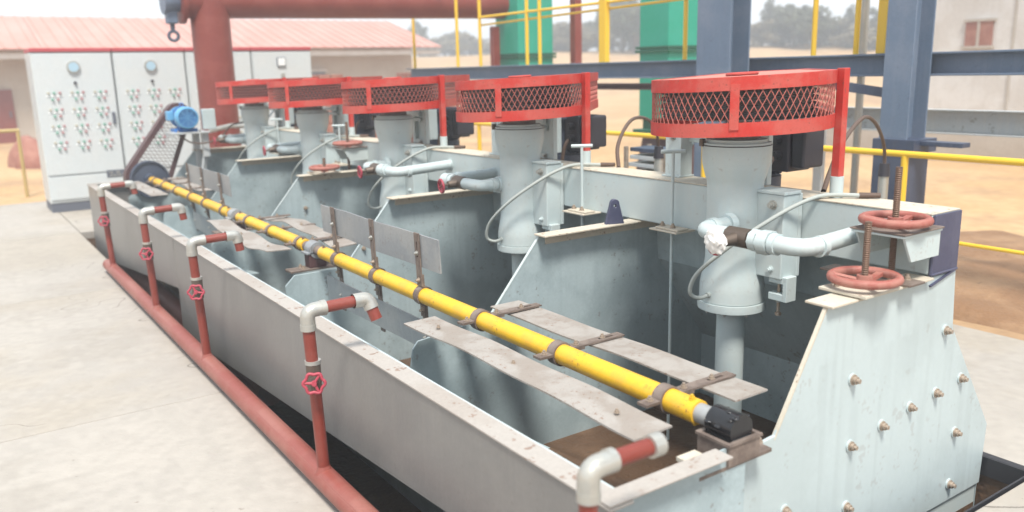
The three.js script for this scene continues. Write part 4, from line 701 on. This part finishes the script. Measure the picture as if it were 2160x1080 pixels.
// ---------------------------------------------------------------- buildings
{
  const t = thing('warehouse', 'long low cream warehouse with a salmon sheet roof and red door', 'building', [-24, -0.06, 0]);
  mesh('wall', [span(-6, 0, 0, 2.42, -11.3, 14), slabX([[-11.3, 2.42], [-11.3, 2.42], [-11.3, 2.42]], 0, 0.01)].slice(0, 1), M.wall, t);
  // roof: sheets laid side by side along z, sloping up from the eave at x = 0.5
  const run = 3.9, rise = 1.05, L = Math.hypot(run, rise), a = Math.atan2(rise, run);
  for (let i = 0; i < 26; i++) { const z0 = -12 + i * 1.0; for (const s of [1, -1]) { const g = new THREE.BoxGeometry(L, 0.03, 0.985); g.rotateZ(-a * s); g.translate(-3 + s * run / 2 + 0.0, 2.42 + rise / 2 + 0.02, z0 + 0.5); mesh('roof_sheet', [fin(g), ...[0, 1, 2].map(k => { const h = new THREE.BoxGeometry(L, 0.03, 0.05); h.rotateZ(-a * s); h.translate(-3 + s * run / 2, 2.42 + rise / 2 + 0.045, z0 + 0.17 + k * 0.33); return fin(h); })], M.roof, t); } }
  mesh('gable', [(() => { const s = new THREE.Shape([[-6, 2.42], [0, 2.42], [-3, 3.2]].map(p => new THREE.Vector2(...p))); const g = new THREE.ExtrudeGeometry(s, { depth: 0.2, bevelEnabled: false }); g.translate(0, 0, -11.3); return fin(g); })()], M.wall, t);
  mesh('eave_board', [span(0.72, 0.76, 2.2, 2.34, -12, 14)], M.wallWhite, t);
  const d = mesh('door', [span(0.005, 0.06, 0, 1.42, 0.76, 1.5)], M.oxide, t); mesh('handle', [span(0.06, 0.1, 0.7, 0.85, 0.84, 0.88)], M.plinth, d);
  for (const z of [-3.5, -7.5]) { const w = mesh('window', [span(0.004, 0.05, 0.9, 1.75, z - 0.6, z + 0.6)], M.plinth, t); mesh('window_frame', [span(0.05, 0.07, 0.86, 0.92, z - 0.65, z + 0.65), span(0.05, 0.07, 1.72, 1.78, z - 0.65, z + 0.65), span(0.05, 0.07, 0.92, 1.72, z - 0.03, z + 0.03)], M.wallWhite, w); }
}
{
  const t = thing('white_building', 'off-white building with a small brown shuttered window beyond the steel frame', 'building', [0, -0.06, -14]);
  mesh('wall', [span(-7.2, 3, 0, 4.6, -4, 0)], M.wallWhite, t);
  for (const x of [-5.55, -3.6, -1.6]) mesh('wall_seam', [span(x - 0.02, x + 0.02, 0, 4.6, 0.002, 0.02)], M.wall, t);
  mesh('roof', [span(-7.6, 3.4, 4.62, 4.75, -4.4, 0.5)], M.grey, t);
  const w = mesh('window', [span(-6.42, -5.92, 1.86, 2.31, 0.005, 0.05)], M.brick, t);
  mesh('window_frame', [span(-6.46, -5.88, 2.31, 2.36, 0.005, 0.07), span(-6.46, -5.88, 1.81, 1.86, 0.005, 0.09), span(-6.2, -6.15, 1.86, 2.31, 0.05, 0.06)], M.wall, w);
  solo('low_wall', [span(-7.4, 3, -0.06, 0.75, -11.2, -11)], M.wall, 'low cream wall in front of the off-white building', 'wall');
}
{ // stacks of bricks near the warehouse
  const put = (x, z, n, label) => { const t = thing('brick_stack', label, 'brick stack', [x, -0.06, z]); for (let k = 0; k < n; k++) for (let i = 0; i < 4; i++) for (let j = 0; j < 2; j++) mesh('brick', [rbox(0.36, 0.17, 0.23, j * 0.38, 0.09 + k * 0.18, i * 0.245 + rr(-0.01, 0.01), 0.008)], M.brick, t); };
  put(-13.2, -3.7, 9, 'tall red brick stack next to the control cabinets'); put(-13.0, -4.9, 8, 'red brick stack with a missing course between two others'); put(-13.1, -6.1, 9, 'red brick stack farthest from the control cabinets');
}
{ // things left of the cabinets
  const faded = plain([0.42, 0.31, 0.12], 0.6); const t = thing('yard_barrier', 'short yellow pipe barrier on the sand left of the control cabinets', 'barrier', [-11.5, -0.06, 1.62]);
  mesh('rail', [cyl(V(0, 0.95, 0), V(0, 0.95, 2.6), 0.025, 0.025, 12)], faded, t);
  for (const z of [0.02, 1.3, 2.58]) mesh('post', [cyl(V(0, 0, z), V(0, 0.94, z), 0.025, 0.025, 12)], faded, t);
  const g = new THREE.IcosahedronGeometry(1, 4), p = g.attributes.position; for (let i = 0; i < p.count; i++) { const v = V(p.getX(i), p.getY(i), p.getZ(i)), n = 1 + 0.5 * (N16(v.x * 0.12 + 0.4, v.z * 0.12 + v.y * 0.05) - 0.5); p.setXYZ(i, v.x * n * 0.6, Math.max(-0.2, v.y * n * 0.5), v.z * n * 0.42); }
  g.translate(-16.6, -0.02, 1.1); const m = solo('earth_mound', [fin(g, 1.2)], M.brick, 'brown heap of earth between the cabinets and the warehouse', 'mound');
}

// ---------------------------------------------------------------- trees on the rise
{
  const leaf = (s) => fin(new THREE.PlaneGeometry(s, s * 0.55, 1, 1));
  function crownGeo(n, rx, ry, cy, s) {
    const out = [], cl = []; for (let i = 0; i < 22; i++) { const a = rr(0, 6.28), e = rr(-0.9, 1.2), q = rr(0.3, 0.9); cl.push([Math.cos(a) * Math.cos(e) * q * rx, cy + Math.sin(e) * q * ry, Math.sin(a) * Math.cos(e) * q * rx, rr(0.2, 0.42)]); }
    for (let i = 0; i < n; i++) { const c = cl[Math.floor(rnd() * cl.length)], g = leaf(s * rr(0.6, 1.4)); g.rotateX(rr(0, 6.28)); g.rotateY(rr(0, 6.28)); const a = rr(0, 6.28), u = rr(-1, 1), q = Math.cbrt(rnd()) * c[3], k = Math.sqrt(1 - u * u); g.translate(c[0] + Math.cos(a) * k * q * rx, c[1] + u * q * ry, c[2] + Math.sin(a) * k * q * rx); out.push(g); }
    return geo(out);
  }
  const trunkGeo = (h, r, cy, rx) => { const p = [cyl(V(0, -0.4, 0), V(0.08, h, 0.05), r, r * 0.6, 10)]; for (let i = 0; i < 6; i++) { const a = i * 1.05 + rr(0, 0.5); p.push(cyl(V(0.06, h * rr(0.6, 1), 0.04), V(Math.cos(a) * rx * 0.6, cy + rr(-0.2, 0.5), Math.sin(a) * rx * 0.6), r * 0.45, r * 0.12, 6)); } return geo(p); };
  const kinds = [[2200, 1.7, 1.35, 1.6, 0.2, M.leafA], [2000, 1.8, 0.8, 0.7, 0.18, M.leafB], [1300, 1.1, 1.6, 2.1, 0.18, M.leafA]].map(([n, rx, ry, cy, s, m]) => ({ c: crownGeo(n, rx, ry, cy, s), t: trunkGeo(cy * 0.8, 0.11, cy, rx), m }));
  kinds.forEach(k => { k.c.userData.uvd = k.t.userData.uvd = true; });
  const lab = ['round olive-green tree on the sandy rise behind the steel frame', 'low dry brown bush on the sandy rise behind the steel frame', 'slim open-crowned tree on the sandy rise behind the steel frame'];
  const dirs = [[1160, 74, 1, 1.3], [1190, 68, 1, 1.5], [1222, 66, 1, 1.5], [1240, 74, 0, 0.9], [1262, 68, 1, 1.3], [1290, 70, 0, 1.1], [1312, 62, 0, 1.35], [1335, 60, 0, 1.25], [1352, 66, 1, 1.4], [1380, 72, 2, 0.9], [905, 78, 2, 0.9], [925, 84, 1, 1.2], [955, 80, 1, 1.4], [985, 82, 0, 0.8], [1020, 78, 1, 1.3], [1590, 62, 1, 1.1], [1608, 66, 2, 0.95], [1630, 62, 1, 1.2], [1652, 60, 0, 1.0], [1672, 64, 0, 0.9], [1690, 58, 0, 0.95], [1715, 62, 1, 1.3], [1742, 60, 1, 1.2], [1766, 62, 2, 0.75], [1795, 58, 1, 1.2], [1822, 60, 0, 0.85], [1845, 56, 1, 1.2], [1866, 58, 0, 0.85]];
  const fw = [-0.8059884, -0.55023648], rt = [0.56797569, -0.82271419];
  for (const [px, dist, k, s] of dirs) {
    const u = (px - 1080) / 1754.5, x = 2.226 + dist * (fw[0] + rt[0] * u), z = 2.612 + dist * (fw[1] + rt[1] * u);
    const t = thing(k === 1 ? 'dry_bush' : 'tree', lab[k], k === 1 ? 'bush' : 'tree', [x, groundH(x, z), z], ['round trees on the rise', 'dry bushes on the rise', 'slim trees on the rise'][k]);
    t.scale.setScalar(s); t.rotation.y = rr(0, 6.28);
    mesh('trunk', kinds[k].t, M.bark, t); mesh('crown', kinds[k].c, kinds[k].m, t);
  }
}
renderer.render(scene, camera);
